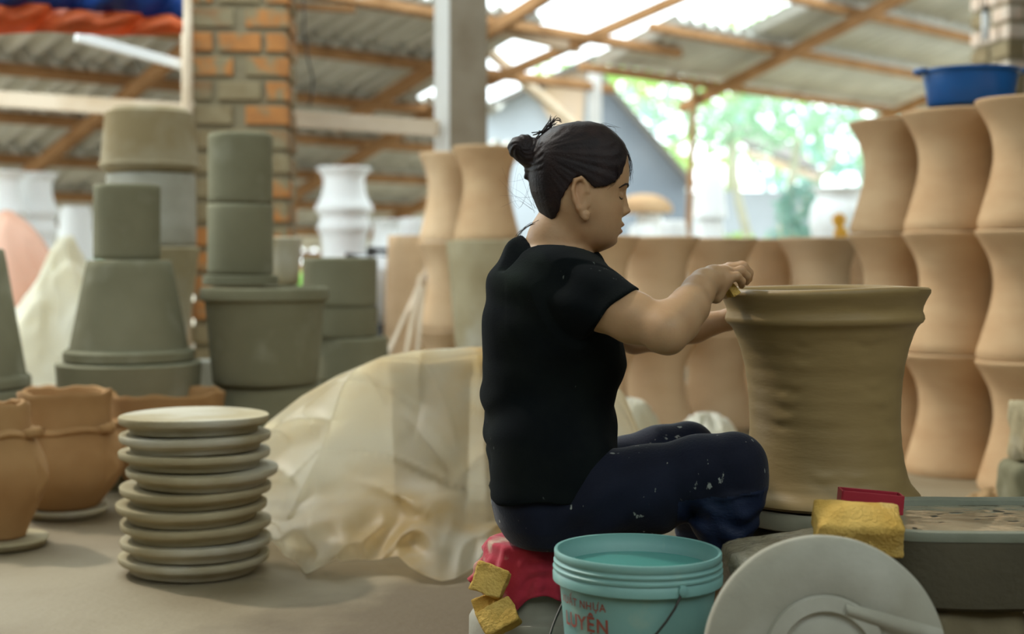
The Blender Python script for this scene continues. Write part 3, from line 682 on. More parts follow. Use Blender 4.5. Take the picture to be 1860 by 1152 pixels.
# ---- tarpaulins, lamp, hook
tp = tag(empty('tarpaulin', W(160, 20, 5.6)), 'rolled blue and orange tarpaulin slung under the roof beside the brick column', 'tarpaulin')
def strip(ya0, ya1, yb0, yb1, ph, nm, m):
    def fn(u, v):
        px = -60 + 392 * u; a = ya0 + (ya1 - ya0) * u; b = yb0 + (yb1 - yb0) * u; py = a + (b - a) * v + 3 * math.sin(9 * u + ph)
        Y = 5.6 + .5 * u + .05 * math.sin(14 * u + 3 * v + ph) + .03 * math.sin(31 * u + 5 * v) - .08 * math.sin(PI * v)
        return W(px, py, Y) - tp.location
    thick(link(nm, grid_mesh(nm, fn, 70, 14), m, tp), .006)
strip(-60, -55, 6, 33, 0, 'blue_sheet', M['blue_t']); strip(2, 26, 60, 62, 1.4, 'orange_sheet', M['orange_t'])
link('pole', tube('pole', [W(-75, -64, 5.52) - tp.location, W(345, -58, 6.12) - tp.location], .022, 10), M['wood'], tp)
lp = tag(empty('hanging_lamp', W(1790, 20, 8.0)), 'white tube lamp hanging from a cord beside the pale brick column', 'lamp')
link('tube', tube('tube', [(0, 0, -.01), (0, 0, -.165)], .021, 16), M['white'], lp); link('cord', tube('cord', [(0, 0, .3), (0, 0, 0)], .004), M['rubber'], lp); link('cap', tube('cap', [(0, 0, .03), (0, 0, -.015)], .015, 12), M['rubber'], lp)
tag(link('wire_hook', tube('wire_hook', [W(551, -30, 7.0), W(553, 60, 7.0), W(560, 110, 7.0), W(568, 140, 7.0), W(567, 175, 7.0), W(561, 192, 7.0)], .005), M['wire']), 'thin dangling wire hook beside the brick column', 'hook')

# ---- heaps of sheeting at the far side
def mound(name, c, rx, ry, h, seed, m, label, cat, amp=.09):
    def fn(u, v):
        a = 2 * PI * u; r = v
        k = 1 + .22 * noise.noise((math.cos(a) * 1.6 + seed, math.sin(a) * 1.6, r * 1.5))
        z = h * max(0, (1 - r ** 1.8)) * (1 + .25 * noise.noise((math.cos(a) * r * 2 + seed, math.sin(a) * r * 2, 3)))
        rid = 1 - abs(noise.noise((math.cos(a) * r * 4 + seed * 3, math.sin(a) * r * 4, z * 3 / max(h, .1))))
        return (rx * r * k * math.cos(a), ry * r * k * math.sin(a), max(0.004, z + amp * (rid - .75) * (1 - r)))
    o = link(name, grid_mesh(name, fn, 90, 40, True), m); o.location = c; thick(o, .004); return tag(o, label, cat)
mound('tarpaulin', (W(15, 470, 7.6).x, 7.6, 0), .62, .6, 1.0, 2.3, M['pink_t'], 'pale orange tarpaulin heaped over goods before the white vases', 'tarpaulin')
mound('plastic_sheet', (W(105, 470, 6.7).x, 6.7, 0), .36, .42, .80, 5.1, M['poly_w'], 'crumpled whitish plastic heap behind the cone-shaped mould', 'sheet', .2)

# ---- motorbike glimpsed between the stacks
mb = tag(empty('motorbike', (W(705, 470, 8.3).x, 8.3, 0), 1.45), 'parked motorbike with red and white fairing between mould stack and pots', 'motorbike')
for x in (-.55, .55):
    w = link('wheel', lathe([(.2, -.03), (.24, -.035), (.28, -.02), (.28, .02), (.24, .035), (.2, .03)], 32), M['rubber'], mb); w.location = (x, 0, .285); w.rotation_euler = (PI / 2, 0, 0)
def bikepart(n, sx, sy, sz, loc, m, rot=0):
    o = link(n, box(n, sx, sy, sz, min(sx, sy, sz) * .3), m, mb); o.location = loc; o.rotation_euler = (0, rot, 0)
bikepart('seat', .62, .22, .10, (.18, 0, .78), M['rubber'], .05); bikepart('engine', .42, .2, .3, (0, 0, .42), M['rubber'])
bikepart('fairing', .30, .28, .36, (-.42, 0, .62), M['bike_w'], -.35); bikepart('side_panel', .5, .26, .14, (.28, 0, .66), M['bike_r'], .15); bikepart('leg_shield', .1, .4, .34, (-.30, 0, .62), M['bike_r'], -.3)
link('handlebar', tube('handlebar', [(-.40, -.15, .80), (-.45, -.06, .79), (-.45, .06, .79), (-.40, .15, .80)], .014), M['rubber'], mb)
link('fork', tube('fork', [(-.56, 0, .28), (-.44, 0, .84)], .03), M['wire'], mb)

# ================================================================== BROWN JARS
def jar(name, cx, Y, rows, label, lugs, torn=.0028, seed=0, saucer=False):
    s = S(Y); t = tag(empty(name, ((cx - 930) / F * Y, Y, 0)), label, 'jar')
    pr = smooth_prof([(w / 2 / s, (rows[-1][0] - y) / s) for y, w in rows[::-1]], 34); z0 = .028 if saucer else 0
    rs = random.Random(seed); top = pr[-1][1]
    def disp(r, z, a):
        k = max(0, (z - top + .05) / .05); return r * (1 + .008 * math.sin(3 * a + seed)), z0 + z + torn * k * (math.sin(5 * a + seed) + .6 * math.sin(11 * a + 2 * seed) + .5 * noise.noise((a * 3, seed, 0)))
    out = pr + [(pr[-1][0] - .004, top + .008), (pr[-1][0] - .014, top + .006)] + [(max(r - .018, .02), z) for r, z in pr[::-1][1:-2]]
    link('body', lathe(out, 64, disp), M['brown'], t)
    # rope band below the neck
    zn = (rows[-1][0] - rows[2][0]) / s; rn = rows[2][1] / 2 / s
    band = link('rope_band', lathe([(rn - .004, zn - .014), (rn + .008, zn - .010), (rn + .014, zn), (rn + .008, zn + .010), (rn - .004, zn + .014)], 64, lambda r, z, a: (r * (1 + .006 * math.sin(10 * a)), z0 + z + .005 * math.sin(5 * a))), M['brown'], t)
    for a in lugs:
        l = link('lug', tube('lug', [(rn - .01, -.022, 0), (rn + .022, -.016, .004), (rn + .03, 0, .006), (rn + .022, .016, .004), (rn - .01, .022, 0)], lambda u: .011 + .005 * math.sin(PI * u), 10), M['brown'], t)
        l.location = (0, 0, zn + z0); l.rotation_euler = (0, 0, math.radians(a))
    for a in lugs:   # relief face under the lug
        def fn(u, v, a=a):
            z = zn - .05 - v * .13; an = math.radians(a) + (u - .5) * .45
            rr = np.interp(z, [q[1] for q in pr], [q[0] for q in pr]) + .012 * math.sin(PI * u) * math.sin(PI * v) * (1 + .6 * math.sin(9 * v) * math.sin(7 * u)) - .002
            return (rr * math.cos(an), rr * math.sin(an), z + z0)
        link('relief', grid_mesh('relief', fn, 12, 14), M['brown'], t)
    if saucer: link('saucer', lathe([(.10, 0), (.118, .004), (.128, .02), (.124, .026), (.11, .024), (.02, .022)], 48), M['disc'], t)
    return t
jar('clay_jar', 118, 4.33, [(733, 168), (760, 160), (796, 162), (808, 176), (848, 206), (885, 194), (925, 138), (938, 116)], 'brown round-bellied clay jar on a pale saucer behind the plaster discs', (-20, 160, 252), seed=1, saucer=True)
jar('clay_jar', 0, 3.86, [(748, 104), (770, 104), (798, 112), (812, 128), (860, 166), (900, 162), (960, 108), (985, 90)], 'brown clay jar with knobbly lugs cut by the picture edge', (-12, 110, 230), seed=2, saucer=True)
jar('clay_jar', 305, 4.75, [(714, 206), (735, 200), (760, 196), (772, 202), (800, 214), (830, 196), (875, 140), (893, 120)], 'brown clay jar with a torn rim below the cone-shaped mould', (40, 200), .004, seed=3)
jar('clay_jar', 30, 5.0, [(712, 160), (735, 156), (760, 160), (772, 166), (800, 182), (830, 170), (865, 120), (875, 110)], 'brown clay jar farthest back under the cut-off cone mould', (60, 220), seed=4)

# ================================================================== STACK OF PLASTER DISCS
YD = 3.55; dp = [(.02, 0), (.153, 0), (.157, .003), (.1585, .012), (.168, .018), (.1805, .0235), (.1840, .027), (.1855, .0385), (.1842, .0412), (.176, .0408), (.02, .0400)]
disc_me = [lathe(dp, 96, lambda r, z, a, k=k: (r * (1 + .004 * math.sin(2 * a + k * 2) + .003 * noise.noise((math.cos(a) * 3, math.sin(a) * 3, k * 5))), z + .0018 * math.sin(a * 2 + k)), 'plaster_disc') for k in range(4)]
for me in disc_me: me.materials.append(M['disc'])
offs = [0, 2, -1, 2, 9, 14, 3, 4, 0][::1]
names = ('lowest', 'second from the floor', 'third from the floor', 'fourth from the floor', 'middle', 'fourth from the top', 'third from the top', 'second from the top', 'topmost')
rows_d = [(352, 268), (357, 265), (357, 266), (350, 264), (357, 264), (369, 266), (353, 265), (356, 266), (352, 270)]
for k in range(9):
    o = link('plaster_disc', disc_me[k % 4]); o.location = ((rows_d[k][0] - 930) / F * YD, YD + random.uniform(-.008, .008), .004 + k * .0432); o.rotation_euler = (random.uniform(-.003, .003), random.uniform(-.004, .004), k * 1.3)
    tag(o, '%s grey plaster disc of the nine stacked on the floor' % names[k], 'disc', 'plaster discs stacked on the floor')

# ================================================================== POLYTHENE SHEET OVER COVERED POTS
def ridge_noise(p, k=1.0):
    return 1 - 2 * abs(noise.noise(p))
def facet(x, z, cells):
    # distance-to-second-nearest cell edge: gives flat facets with straight creases
    d = sorted(((x - c[0]) ** 2 + (z - c[1]) ** 2, c[2], c[3], c[0], c[1]) for c in cells)
    a = d[0]; return a[1] * (x - a[3]) + a[2] * (z - a[4]), math.sqrt(d[1][0]) - math.sqrt(d[0][0])
rs = random.Random(11); CELLS = [(rs.uniform(-1.0, .6), rs.uniform(-.05, 1.0), rs.uniform(-.45, .45), rs.uniform(-.45, .45)) for _ in range(30)]
YR, YF = 4.06, 3.60
def ridge_z(px): return np.interp(px, [455, 480, 500, 560, 620, 700, 760, 860, 960, 1080, 1130, 1160, 1180], [.02, .20, .325, .40, .455, .508, .524, .535, .53, .50, .40, .28, .05])
CREASES = [((-.43, .66), (-.52, .30), .020), ((-.52, .30), (-.60, .06), .018), ((-.43, .66), (-.36, .40), -.014), ((-.62, .52), (-.48, .40), .016), ((-.66, .34), (-.56, .22), .018), ((-.30, .36), (-.14, .20), .016), ((-.14, .20), (.0, .30), -.016), ((-.40, .20), (-.20, .12), .02), ((-.10, .50), (.02, .20), .014), ((-.68, .60), (-.60, .36), -.016), ((-.24, .70), (-.27, .30), -.010), ((-.09, .72), (-.10, .34), -.010)]
def sheet_fn(u, v):
    px = 462 + 716 * u; x = (px - 930) / F * YR; zr = float(ridge_z(px)); yt = YR - .13
    foot = YF + .04 * math.sin(7 * u * PI) + .08 * noise.noise((u * 5, 0, 2)) + (.30 * max(0, 1 - u / .2)) + .34 * max(0, u - .62)
    if v < .72:
        q = v / .72; z = zr * math.sin(q * PI / 2) ** 1.1; y = foot + (yt - foot) * (1 - (1 - q) ** 2.2)
    else:
        q = (v - .72) / .28; z = zr * (1 - q ** 2.4); y = yt + q * .62
    w = math.sin(PI * min(v / .80, 1)) if v < .72 else .30 * (1 - q)
    n1, e = facet(x * 1.0, v * 1.05, CELLS)
    d = .085 * n1 * w + .005 * w * math.exp(-(e / .012) ** 2)
    for (a, b, h) in CREASES:
        ax, ay = a; bx, by = b; l2 = (bx - ax) ** 2 + (by - ay) ** 2; t = max(0, min(1, ((x - ax) * (bx - ax) + (v - ay) * (by - ay)) / l2)); dd = math.hypot(x - ax - t * (bx - ax), v - ay - t * (by - ay))
        d += 2.2 * h * math.exp(-(dd / .022)) * math.sin(PI * (.1 + .8 * t)) * min(1, w * 2)
    d += .035 * w * noise.noise((x * 2.2, v * 2.5, 7)) + .006 * w * ridge_noise((x * 5, v * 4, 1))
    b = math.exp(-(v / .13) ** 2); d += b * (.11 * ridge_noise((x * 4.5, v * 7, 4)) + .04 * ridge_noise((x * 12, v * 14, 9)))
    z += b * .05 * max(0, ridge_noise((x * 5, v * 10, 5.5)))
    return (x + .03 * w * noise.noise((x * 3, v * 4, 8)), y - d, max(z, .006 + .004 * noise.noise((x * 30, v * 30, 0))))
ps = link('plastic_sheet', grid_mesh('plastic_sheet', sheet_fn, 190, 120), M['poly']); tag(ps, 'cream translucent plastic sheet draped over pots behind the potter', 'sheet')
for px, Y, lab in ((783, 4.10, 'covered pot showing dark through the cream plastic sheet'), (950, 4.12, 'covered pot under the cream sheet behind the potter\'s back')):
    frustum('covered_pot', px, Y, 656, 0, 146, 132, M['wet'], lab, 'pot', z0=0, lip=.006)  # dark clay colour stands in for shade under the sheet
def crumple(name, c, r, h, seed, label):
    def fn(u, v):
        a = 2 * PI * u; k = 1 + .3 * noise.noise((math.cos(a) * 2 + seed, math.sin(a) * 2, v)); rr = r * v ** .7 * k
        z = h * (1 - v ** 2.2) * (1 + .3 * ridge_noise((math.cos(a) * 2 + seed, math.sin(a) * 2, v * 2)))
        return (rr * math.cos(a), rr * .8 * math.sin(a), max(z, .004))
    o = link(name, grid_mesh(name, fn, 60, 24, True), M['poly_w']); o.location = c; thick(o, .003); tag(o, label, 'sheet')
crumple('plastic_sheet', (W(1142, 760, 4.9).x, 4.9, 0), .15, .235, 3.7, 'small crumpled plastic sheet behind the potter\'s lap')
crumple('plastic_sheet', (W(1285, 780, 5.2).x, 5.2, 0), .14, .17, 8.2, 'scrap of white plastic peeking over the potter\'s knees')

# ================================================================== WHEEL AND WORKED POT
YP = 2.85; xp = (1500 - 930) / F * YP
wh = tag(empty('potters_wheel', (xp, YP, 0)), 'low potter\'s wheel with a wet greenish turntable under the worked pot', 'wheel')
link('turntable', lathe([(.02, .255), (.165, .255), (.178, .260), (.180, .288), (.176, .293), (.02, .294)], 72), M['wheel'], wh)
link('pedestal', lathe([(.02, 0), (.168, 0), (.172, .01), (.165, .235), (.155, .243), (.06, .244), (.06, .2545), (.02, .2545)], 48), M['basin'], wh)
rows = [(904, 150), (901, 164), (896, 168.5), (890, 167), (882, 160), (871, 151), (855, 145), (831, 140), (800, 136), (760, 134), (720, 135.5), (690, 138), (660, 142), (630, 149), (605, 157), (590, 164), (583, 169.5), (580, 174), (574, 177.5), (568, 177), (560, 174), (552, 175), (543, 179), (534, 184), (527, 188), (521, 188), (517.5, 184), (516.5, 178), (518, 170), (524, 163), (560, 155), (620, 135), (760, 118), (880, 118), (892, 110)]
sp = S(YP); pr = [(r / sp, (904 - y) / sp) for y, r in rows]
dense = [pr[0]]
for (r0, z0), (r1, z1) in zip(pr[:-1], pr[1:]):
    n = max(1, int(abs(z1 - z0) / .0045))
    for q in range(1, n + 1): dense.append((r0 + (r1 - r0) * q / n, z0 + (z1 - z0) * q / n))
ZB = .2955
marks = [(1437, 612, 20, 1), (1543, 612, 20, 1), (1437, 645, 18, -.7), (1545, 645, 18, -.7), (1423, 690, 20, 1), (1412, 722, 22, 1), (1402, 752, 24, 1), (1558, 690, 20, 1), (1574, 722, 22, 1), (1590, 750, 22, .8), (1465, 850, 20, .8), (1525, 850, 20, .8), (1470, 835, 20, -.5), (1405, 700, 14, -.8), (1600, 700, 14, -.6), (1380, 552, 34, .8), (1470, 549, 30, -.6), (1560, 553, 36, .8), (1630, 548, 24, -.6), (1345, 560, 20, .6)]
mk = []
for (px, py, w, s_) in marks:
    z = (904 - py) / sp; r = np.interp(py, [q[0] for q in rows[:24]][::-1], [q[1] for q in rows[:24]][::-1]); a = math.asin(max(-.98, min(.98, (px - 1500) / r)))
    mk.append((a, z, w / r, s_))
def pdisp(r, z, t):
    a = (t + PI / 2 + PI) % (2 * PI) - PI
    dr = .0012 * math.sin(3 * a + z * 5) + .00025 * math.sin(z * 190 + 2 * a)
    if r > .115:
        for k in (0, 2):
            aa = a - k * PI / 2; aa = (aa + PI) % (2 * PI) - PI
            for (ma, mz, mw, s_) in (mk if k == 0 else mk[:12]):
                du = (aa - ma) / mw
                if abs(du) < 2.2:
                    dv = (z - mz - .006 * du * du) / .0105
                    if abs(dv) < 2.5: dr += s_ * .0032 * math.exp(-du * du * 1.6) * dv * math.exp(-dv * dv)
    zz = z + (.0012 * math.sin(2 * a + .8) + .0012 * math.sin(3 * a)) * max(0, (z - .34) / .09) * (1 if r > .1 else 1)
    return r + dr, zz
wp = link('worked_pot', lathe(dense, 220, pdisp), M['wet']); wp.location = (xp, YP, ZB); wp.rotation_euler = (0, -.011, 0); tag(wp, 'wet olive brown flared pot being smoothed on the wheel', 'pot')

# ================================================================== BASIN, SPONGES, BLOCKS IN FRONT
bt = tag(empty('water_basin', (.98, 2.50, .2)), 'dark concrete water basin at the picture edge before the worked pot', 'basin')
def sup(a, rx, ry, n=4.5):
    c, s_ = math.cos(a), math.sin(a); k = (abs(c / rx) ** n + abs(s_ / ry) ** n) ** (-1 / n); return k * c, k * s_
def ringmesh(levels, seg=96):
    v = []; f = []
    for (rx, ry, z) in levels:
        for s_ in range(seg):
            a = 2 * PI * s_ / seg; x, y = sup(a, rx, ry); v.append((x, y, z + .0025 * noise.noise((x * 9, y * 9, z * 9))))
    for i in range(len(levels) - 1):
        for s_ in range(seg):
            s2 = (s_ + 1) % seg; f.append((i * seg + s_, i * seg + s2, (i + 1) * seg + s2, (i + 1) * seg + s_))
    f.append(tuple(range(seg))[::-1]); f.append(tuple((len(levels) - 1) * seg + s_ for s_ in range(seg)))
    return me_py('basin', v, f)
link('basin_wall', sharp(ringmesh([(.365, .165, 0), (.385, .178, .008), (.395, .182, .112), (.392, .180, .119)])), M['basin'], bt)
def annulus(outs, seg=96):
    v = []; f = []
    for (rx, ry, z) in outs:
        for s_ in range(seg):
            a = 2 * PI * s_ / seg; x, y = sup(a, rx, ry); v.append((x, y, z + .002 * noise.noise((x * 9, y * 9, 3))))
    for i in range(len(outs) - 1):
        for s_ in range(seg):
            s2 = (s_ + 1) % seg; f.append((i * seg + s_, i * seg + s2, (i + 1) * seg + s2, (i + 1) * seg + s_))
    return me_py('rim', v, f)
link('rim', sharp(annulus([(.3955, .1825, .116), (.398, .184, .125), (.395, .182, .131), (.378, .166, .132), (.370, .158, .128), (.367, .155, .112)])), M['basin_r'], bt)
def wat(u, v):
    a = 2 * PI * u; x, y = sup(a, .3675 * v, .1555 * v) if v > 0 else (0, 0)
    return (x, y, .1195 + .0012 * noise.noise((x * 26, y * 34, 0)) + .0007 * noise.noise((x * 60, y * 80, 2)))
link('water', grid_mesh('water', wat, 120, 40, True), M['water'], bt)
def stone(name, sx, sy, sz, loc, m, label, cat, seed, rz=0, rough=.008, tilt=0):
    bm = bmesh.new(); bmesh.ops.create_cube(bm, size=1); bmesh.ops.subdivide_edges(bm, edges=bm.edges, cuts=9, use_grid_fill=True); bmesh.ops.scale(bm, vec=(sx, sy, sz), verts=bm.verts)
    hs = Vector((sx, sy, sz)) / 2; rr = min(hs) * .3
    for vtx in bm.verts:
        p = vtx.co; q = Vector([max(-h + rr, min(h - rr, c)) for c, h in zip(p, hs)]); d = p - q
        if d.length > rr: p = q + d.normalized() * rr
        n_ = noise.noise_vector((p.x * 26 + seed, p.y * 26, p.z * 26)); n2 = noise.noise_vector((p.x * 70 + seed, p.y * 70, p.z * 70)); vtx.co = p + n_ * rough + n2 * rough * .4
    me = bpy.data.meshes.new(name); bm.to_mesh(me); bm.free(); me.polygons.foreach_set('use_smooth', [True] * len(me.polygons))
    o = link(name, me, m); o.location = loc; o.rotation_euler = (tilt, 0, rz); return tag(o, label, cat)
stone('stone_block', .16, .14, .2, (W(1762, 1100, 2.40).x, 2.42, .099), M['mortar'], 'rough stone block propping up the concrete basin', 'block', 3)
stone('stone_block', .14, .14, .2, (1.15, 2.5, .099), M['mortar'], 'stone block propping the far end of the concrete basin', 'block', 5)
stone('stone_block', .13, .12, .2, (.672, 2.48, .099), M['basin'], 'dark stone block propping the basin behind the upright disc', 'block', 7)
ws = stone('wet_slab', .19, .12, .285, (W(1432, 990, 2.46).x, 2.475, .150), M['wetstone'], 'wet glistening stone slab between the potter\'s foot and the basin', 'slab', 9, .12, .007); ws.rotation_euler = (.05, -.13, .12)
# upright plaster bat leaning on the slab
rl_ = [(.02, -.012), (.176, -.012), (.182, -.007), (.182, .007), (.178, .011), (.097, .0115), (.094, .0085), (.091, .0165), (.070, .0175), (.067, .0085), (.062, .0075), (.058, .0115), (.02, .0115)]
ud = tag(empty('upright_disc', (W(1501, 1214, 2.12).x, 2.13, .181)), 'large pale plaster disc with a ring relief standing on edge below the sponge', 'disc')
o = link('plate', lathe(rl_, 120, lambda r, z, a: (r * (1 + .004 * noise.noise((math.cos(a) * 3, math.sin(a) * 3, 1))), z)), M['disc_l'], ud); o.rotation_euler = (PI / 2 - .16, 0, 0)
def rib(u, v):
    x = .030 + .145 * u; z = .072 - .044 * u; wd = .012 + .004 * u
    return (x, -.012 - .012 * math.sin(PI * v) * (1 - .5 * u) , z + (v - .5) * 2 * wd)
o = link('raised_rib', grid_mesh('raised_rib', rib, 16, 8), M['disc_l'], ud); o.rotation_euler = (-.16, 0, 0)
def sponge(size, loc, rot, label, seed, dome=0.0):
    sx, sy, sz = size
    bm = bmesh.new(); bmesh.ops.create_cube(bm, size=1); bmesh.ops.subdivide_edges(bm, edges=bm.edges, cuts=15, use_grid_fill=True)
    hs = Vector(size) / 2; rr = min(hs) * .22
    for vtx in bm.verts:
        p = Vector((vtx.co.x * sx, vtx.co.y * sy, vtx.co.z * sz)); q = Vector([max(-h + rr, min(h - rr, c)) for c, h in zip(p, hs)]); d = p - q
        if d.length > rr: p = q + d.normalized() * rr
        g = max(0, 1 - (2 * p.x / sx) ** 2) * max(0, 1 - (2 * p.y / sy) ** 2)
        if p.z > 0: p.z += dome * g
        n_ = noise.noise_vector((p.x * 30 + seed, p.y * 30, p.z * 30)); n2 = noise.noise_vector((p.x * 110 + seed, p.y * 110, p.z * 110))
        vtx.co = p + n_ * .0045 + n2 * .0013
    me = bpy.data.meshes.new('sponge'); bm.to_mesh(me); bm.free(); me.polygons.foreach_set('use_smooth', [True] * len(me.polygons))
    o = link('sponge', me, M['sponge']); o.location = loc; o.rotation_euler = rot; return tag(o, label, 'sponge', 'yellow foam sponges')
sponge((.138, .085, .052), W(1557, 959, 2.33), (.38, .05, -.06), 'large yellow foam sponge lying on the basin corner', 1, .012)
rb = tag(empty('red_dish', (W(1579, 905, 2.53).x, 2.53, .332)), 'dark red plastic dish half hidden behind the large sponge', 'dish')
bm = bmesh.new(); box_bm(bm, .106, .042, .004, Matrix.Translation((0, 0, .002)))
for (sx, sy, x, y) in ((.106, .004, 0, -.021), (.106, .004, 0, .021), (.004, .042, -.053, 0), (.004, .042, .053, 0)): box_bm(bm, sx, sy, .034, Matrix.Translation((x, y, .017)), .001)
me = bpy.data.meshes.new('tray'); bm.to_mesh(me); bm.free(); link('tray', me, M['redp'], rb); rb.rotation_euler = (0, .085, -.05)
# clay block and shavings at the picture edge
stone('clay_block', .09, .10, .17, (W(1872, 815, 4.05).x, 4.05, .14 + H - (872 - 470) / S(4.05)), M['disc'], 'cracked grey clay block on a stand at the picture edge', 'block', 21, .3, .012)
stone('block_stand', .16, .16, H - (872 - 470) / S(4.05) + .05, (W(1880, 815, 4.05).x, 4.07, (H - (872 - 470) / S(4.05) + .05) / 2), M['plaster'], 'pale stand under the cracked clay block', 'stand', 23)
def shav(u, v):
    a = 2 * PI * u; k = 1 + .25 * noise.noise((math.cos(a) * 3, math.sin(a) * 3, 1)); r = v * k
    z = .055 * (1 - v ** 1.6) * (1 + .8 * noise.noise((math.cos(a) * r * 5, math.sin(a) * r * 5, 4)))
    return (.16 * r * math.cos(a), .13 * r * math.sin(a), max(.004, z + .012 * noise.noise((math.cos(a) * r * 16, math.sin(a) * r * 16, 9)) * (1 - v)))
o = link('clay_shavings', grid_mesh('clay_shavings', shav, 90, 30, True), M['crumb']); o.location = (W(1835, 890, 4.5).x, 4.5, .0); tag(o, 'low brown heap of clay shavings behind the basin', 'heap', kind='stuff')

# ================================================================== MINT BUCKET
YB = 2.40; xb = (1155 - 930) / F * YB; sb = S(YB)
bk = tag(empty('plastic_bucket', (xb, YB, 0)), 'mint green plastic bucket of water with red lettering beside the stool', 'bucket')
bp = [(.02, 0), (.108, 0), (.114, .004), (.1335, .218), (.1340, .223)]
bp += [(r, .226 + (z - .184) * .63) for r, z in [(.142, .185), (.1475, .188), (.1480, .206), (.1455, .211), (.1445, .214), (.1475, .217), (.1478, .222), (.1450, .2255), (.1438, .229), (.1465, .232), (.1468, .237), (.1440, .2405), (.1432, .244), (.1455, .2475), (.1458, .262), (.1445, .2655), (.1415, .2660), (.1395, .264), (.1390, .240), (.1365, .236)]]
bp += [(.1350, .22), (.112, .010), (.02, .008)]
link('body', lathe(bp, 96), M['mint'], bk).rotation_euler = (0, .012, 0)
link('water', lathe([(.02, .246), (.1362, .246), (.1362, .248), (.02, .2482)], 64), M['water_b'], bk)
bk.scale = (.968, .968, 1.045)
def bl(px, py, Y): return W(px, py, Y) - bk.location
hp = []
a0, a1 = math.radians(-65), math.radians(-65 - 180)
for q in np.linspace(0, 1, 30):
    a = math.radians(-64) + (-math.radians(172)) * q; rr = .150 + .006 * math.sin(PI * q)
    hp.append((rr * math.cos(a), rr * math.sin(a), .2385 - .150 * math.sin(PI * q) ** .8))
hp = [(hp[0][0] * .95, hp[0][1] * .95, hp[0][2])] + hp
link('handle', tube('handle', hp, .0022, 8), M['wire'], bk)
for q in (hp[1], hp[-1]):
    o = link('handle_boss', lathe([(.004, -.004), (.008, -.003), (.009, .003), (.005, .005)], 16), M['mint'], bk); o.location = q
    o.rotation_euler = (PI / 2, 0, math.atan2(q[1], q[0]) + PI / 2)
def lettering(txt, size, ang0, z, bold):
    cu = bpy.data.curves.new('lettering', 'FONT'); cu.body = txt; cu.size = size; cu.align_x = 'RIGHT'; cu.offset = bold; cu.extrude = 0; cu.space_character = 1.10
    tmp = bpy.data.objects.new('tmp', cu); COL.objects.link(tmp); dg = bpy.context.evaluated_depsgraph_get(); me = bpy.data.meshes.new_from_object(tmp.evaluated_get(dg)); bpy.data.objects.remove(tmp)
    bm = bmesh.new(); bm.from_mesh(me); bmesh.ops.triangulate(bm, faces=bm.faces)
    for _ in range(2): bmesh.ops.subdivide_edges(bm, edges=[e for e in bm.edges if e.calc_length() > size * .12], cuts=1)
    for v in bm.verts:
        zz = z + v.co.y; r = .114 + (.1335 - .114) * (zz - .004) / .218 + .0009; a = ang0 + v.co.x / r; v.co = (r * math.cos(a), r * math.sin(a), zz)
    bm.to_mesh(me); bm.free(); me.materials.clear()
    return link('lettering', me, M['print'], bk)
lettering('XUẤT NHỰA', .0178, math.radians(-117), .202, .0002)
lettering('LUYỆN', .031, math.radians(-115), .168, .0007)

# ================================================================== STOOL, CLOTH, SMALL SPONGES
xs, ys = (973 - 930) / F * 2.77, 2.78
st = tag(link('plaster_stool', lathe([(.02, 0), (.125, 0), (.131, .008), (.130, .082), (.124, .092), (.100, .095), (.090, .105), (.086, .20), (.088, .222), (.082, .228), (.02, .228)], 64), M['disc_l']), 'low pale plaster drum serving as the potter\'s stool', 'stool'); st.location = (xs, ys, 0)
def cloth(u, v):
    a = 2 * PI * u; hem = .105 + .028 * math.sin(3 * a + 2.2) + .016 * math.sin(5 * a + 1)
    if v < .35: r = .092 * v / .35; z = .2305 + .002 * noise.noise((r * 20 * math.cos(a), r * 20 * math.sin(a), 2))
    else:
        q = (v - .35) / .65; f = math.sin(8 * a + 1.2 * math.sin(2 * a)) ; r = .092 + .007 * min(1, q * 6) + q * .012 + .012 * q * f + .006 * math.sin(17 * a + 3) * q; z = .2305 - .006 * min(1, q * 8) - q * hem + .006 * f * q
        r += .012 * noise.noise((math.cos(a) * 3, math.sin(a) * 3, q * 4)); r = max(r, .094 + .006 * q)
    return (r * math.cos(a), r * math.sin(a), z)
o = link('red_cloth', grid_mesh('red_cloth', cloth, 150, 44, True), M['red']); o.location = (xs, ys, .002); thick(o, .003, 1); tag(o, 'red cloth smeared with dried clay draped over the stool', 'cloth')
YS1 = 2.645
sponge((.064, .054, .028), W(890, 1054, 2.655), (1.25, .30, -.25), 'yellow sponge wedge leaning highest against the red cloth', 3)
sponge((.054, .048, .026), W(890, 1102, 2.665), (1.2, -.5, -.1), 'yellow sponge wedge in the middle of the three by the stool', 5)
sponge((.068, .052, .030), W(906, 1122, 2.625), (.9, -.45, .1), 'yellow sponge wedge lowest beside the mint bucket', 7)

# ================================================================== THE POTTER
YT = 2.78
pe = tag(empty('person', (.11, YT, 0)), 'woman in black T-shirt and navy trousers bending over the worked pot', 'person')
def fmesh(field, name, m, it=1, parent=pe, tint=None):
    v, q = field.mesh(name); v = smoothed(v, q, it)
    v = v - np.array(pe.location); me = me_np(name, v, q)
    if tint is not None:
        a = me.color_attributes.new('tint', 'FLOAT_COLOR', 'POINT'); c = np.ones((len(me.vertices), 4), np.float32); co = np.zeros(len(me.vertices) * 3, np.float32)
        me.vertices.foreach_get('co', co); c[:, :3] = tint(co.reshape(-1, 3) + np.array(pe.location)); a.data.foreach_set('color', c.ravel())
    return link(name, me, m, parent)
G = lambda y, c, w: np.exp(-((y - c) / w) ** 2)
YH = 2.77; sh = S(YH)
def px_of(X): return X * F / YH + 930          # picture column / row at the head's depth
def py_of(Z): return 470 + (H - Z) * sh
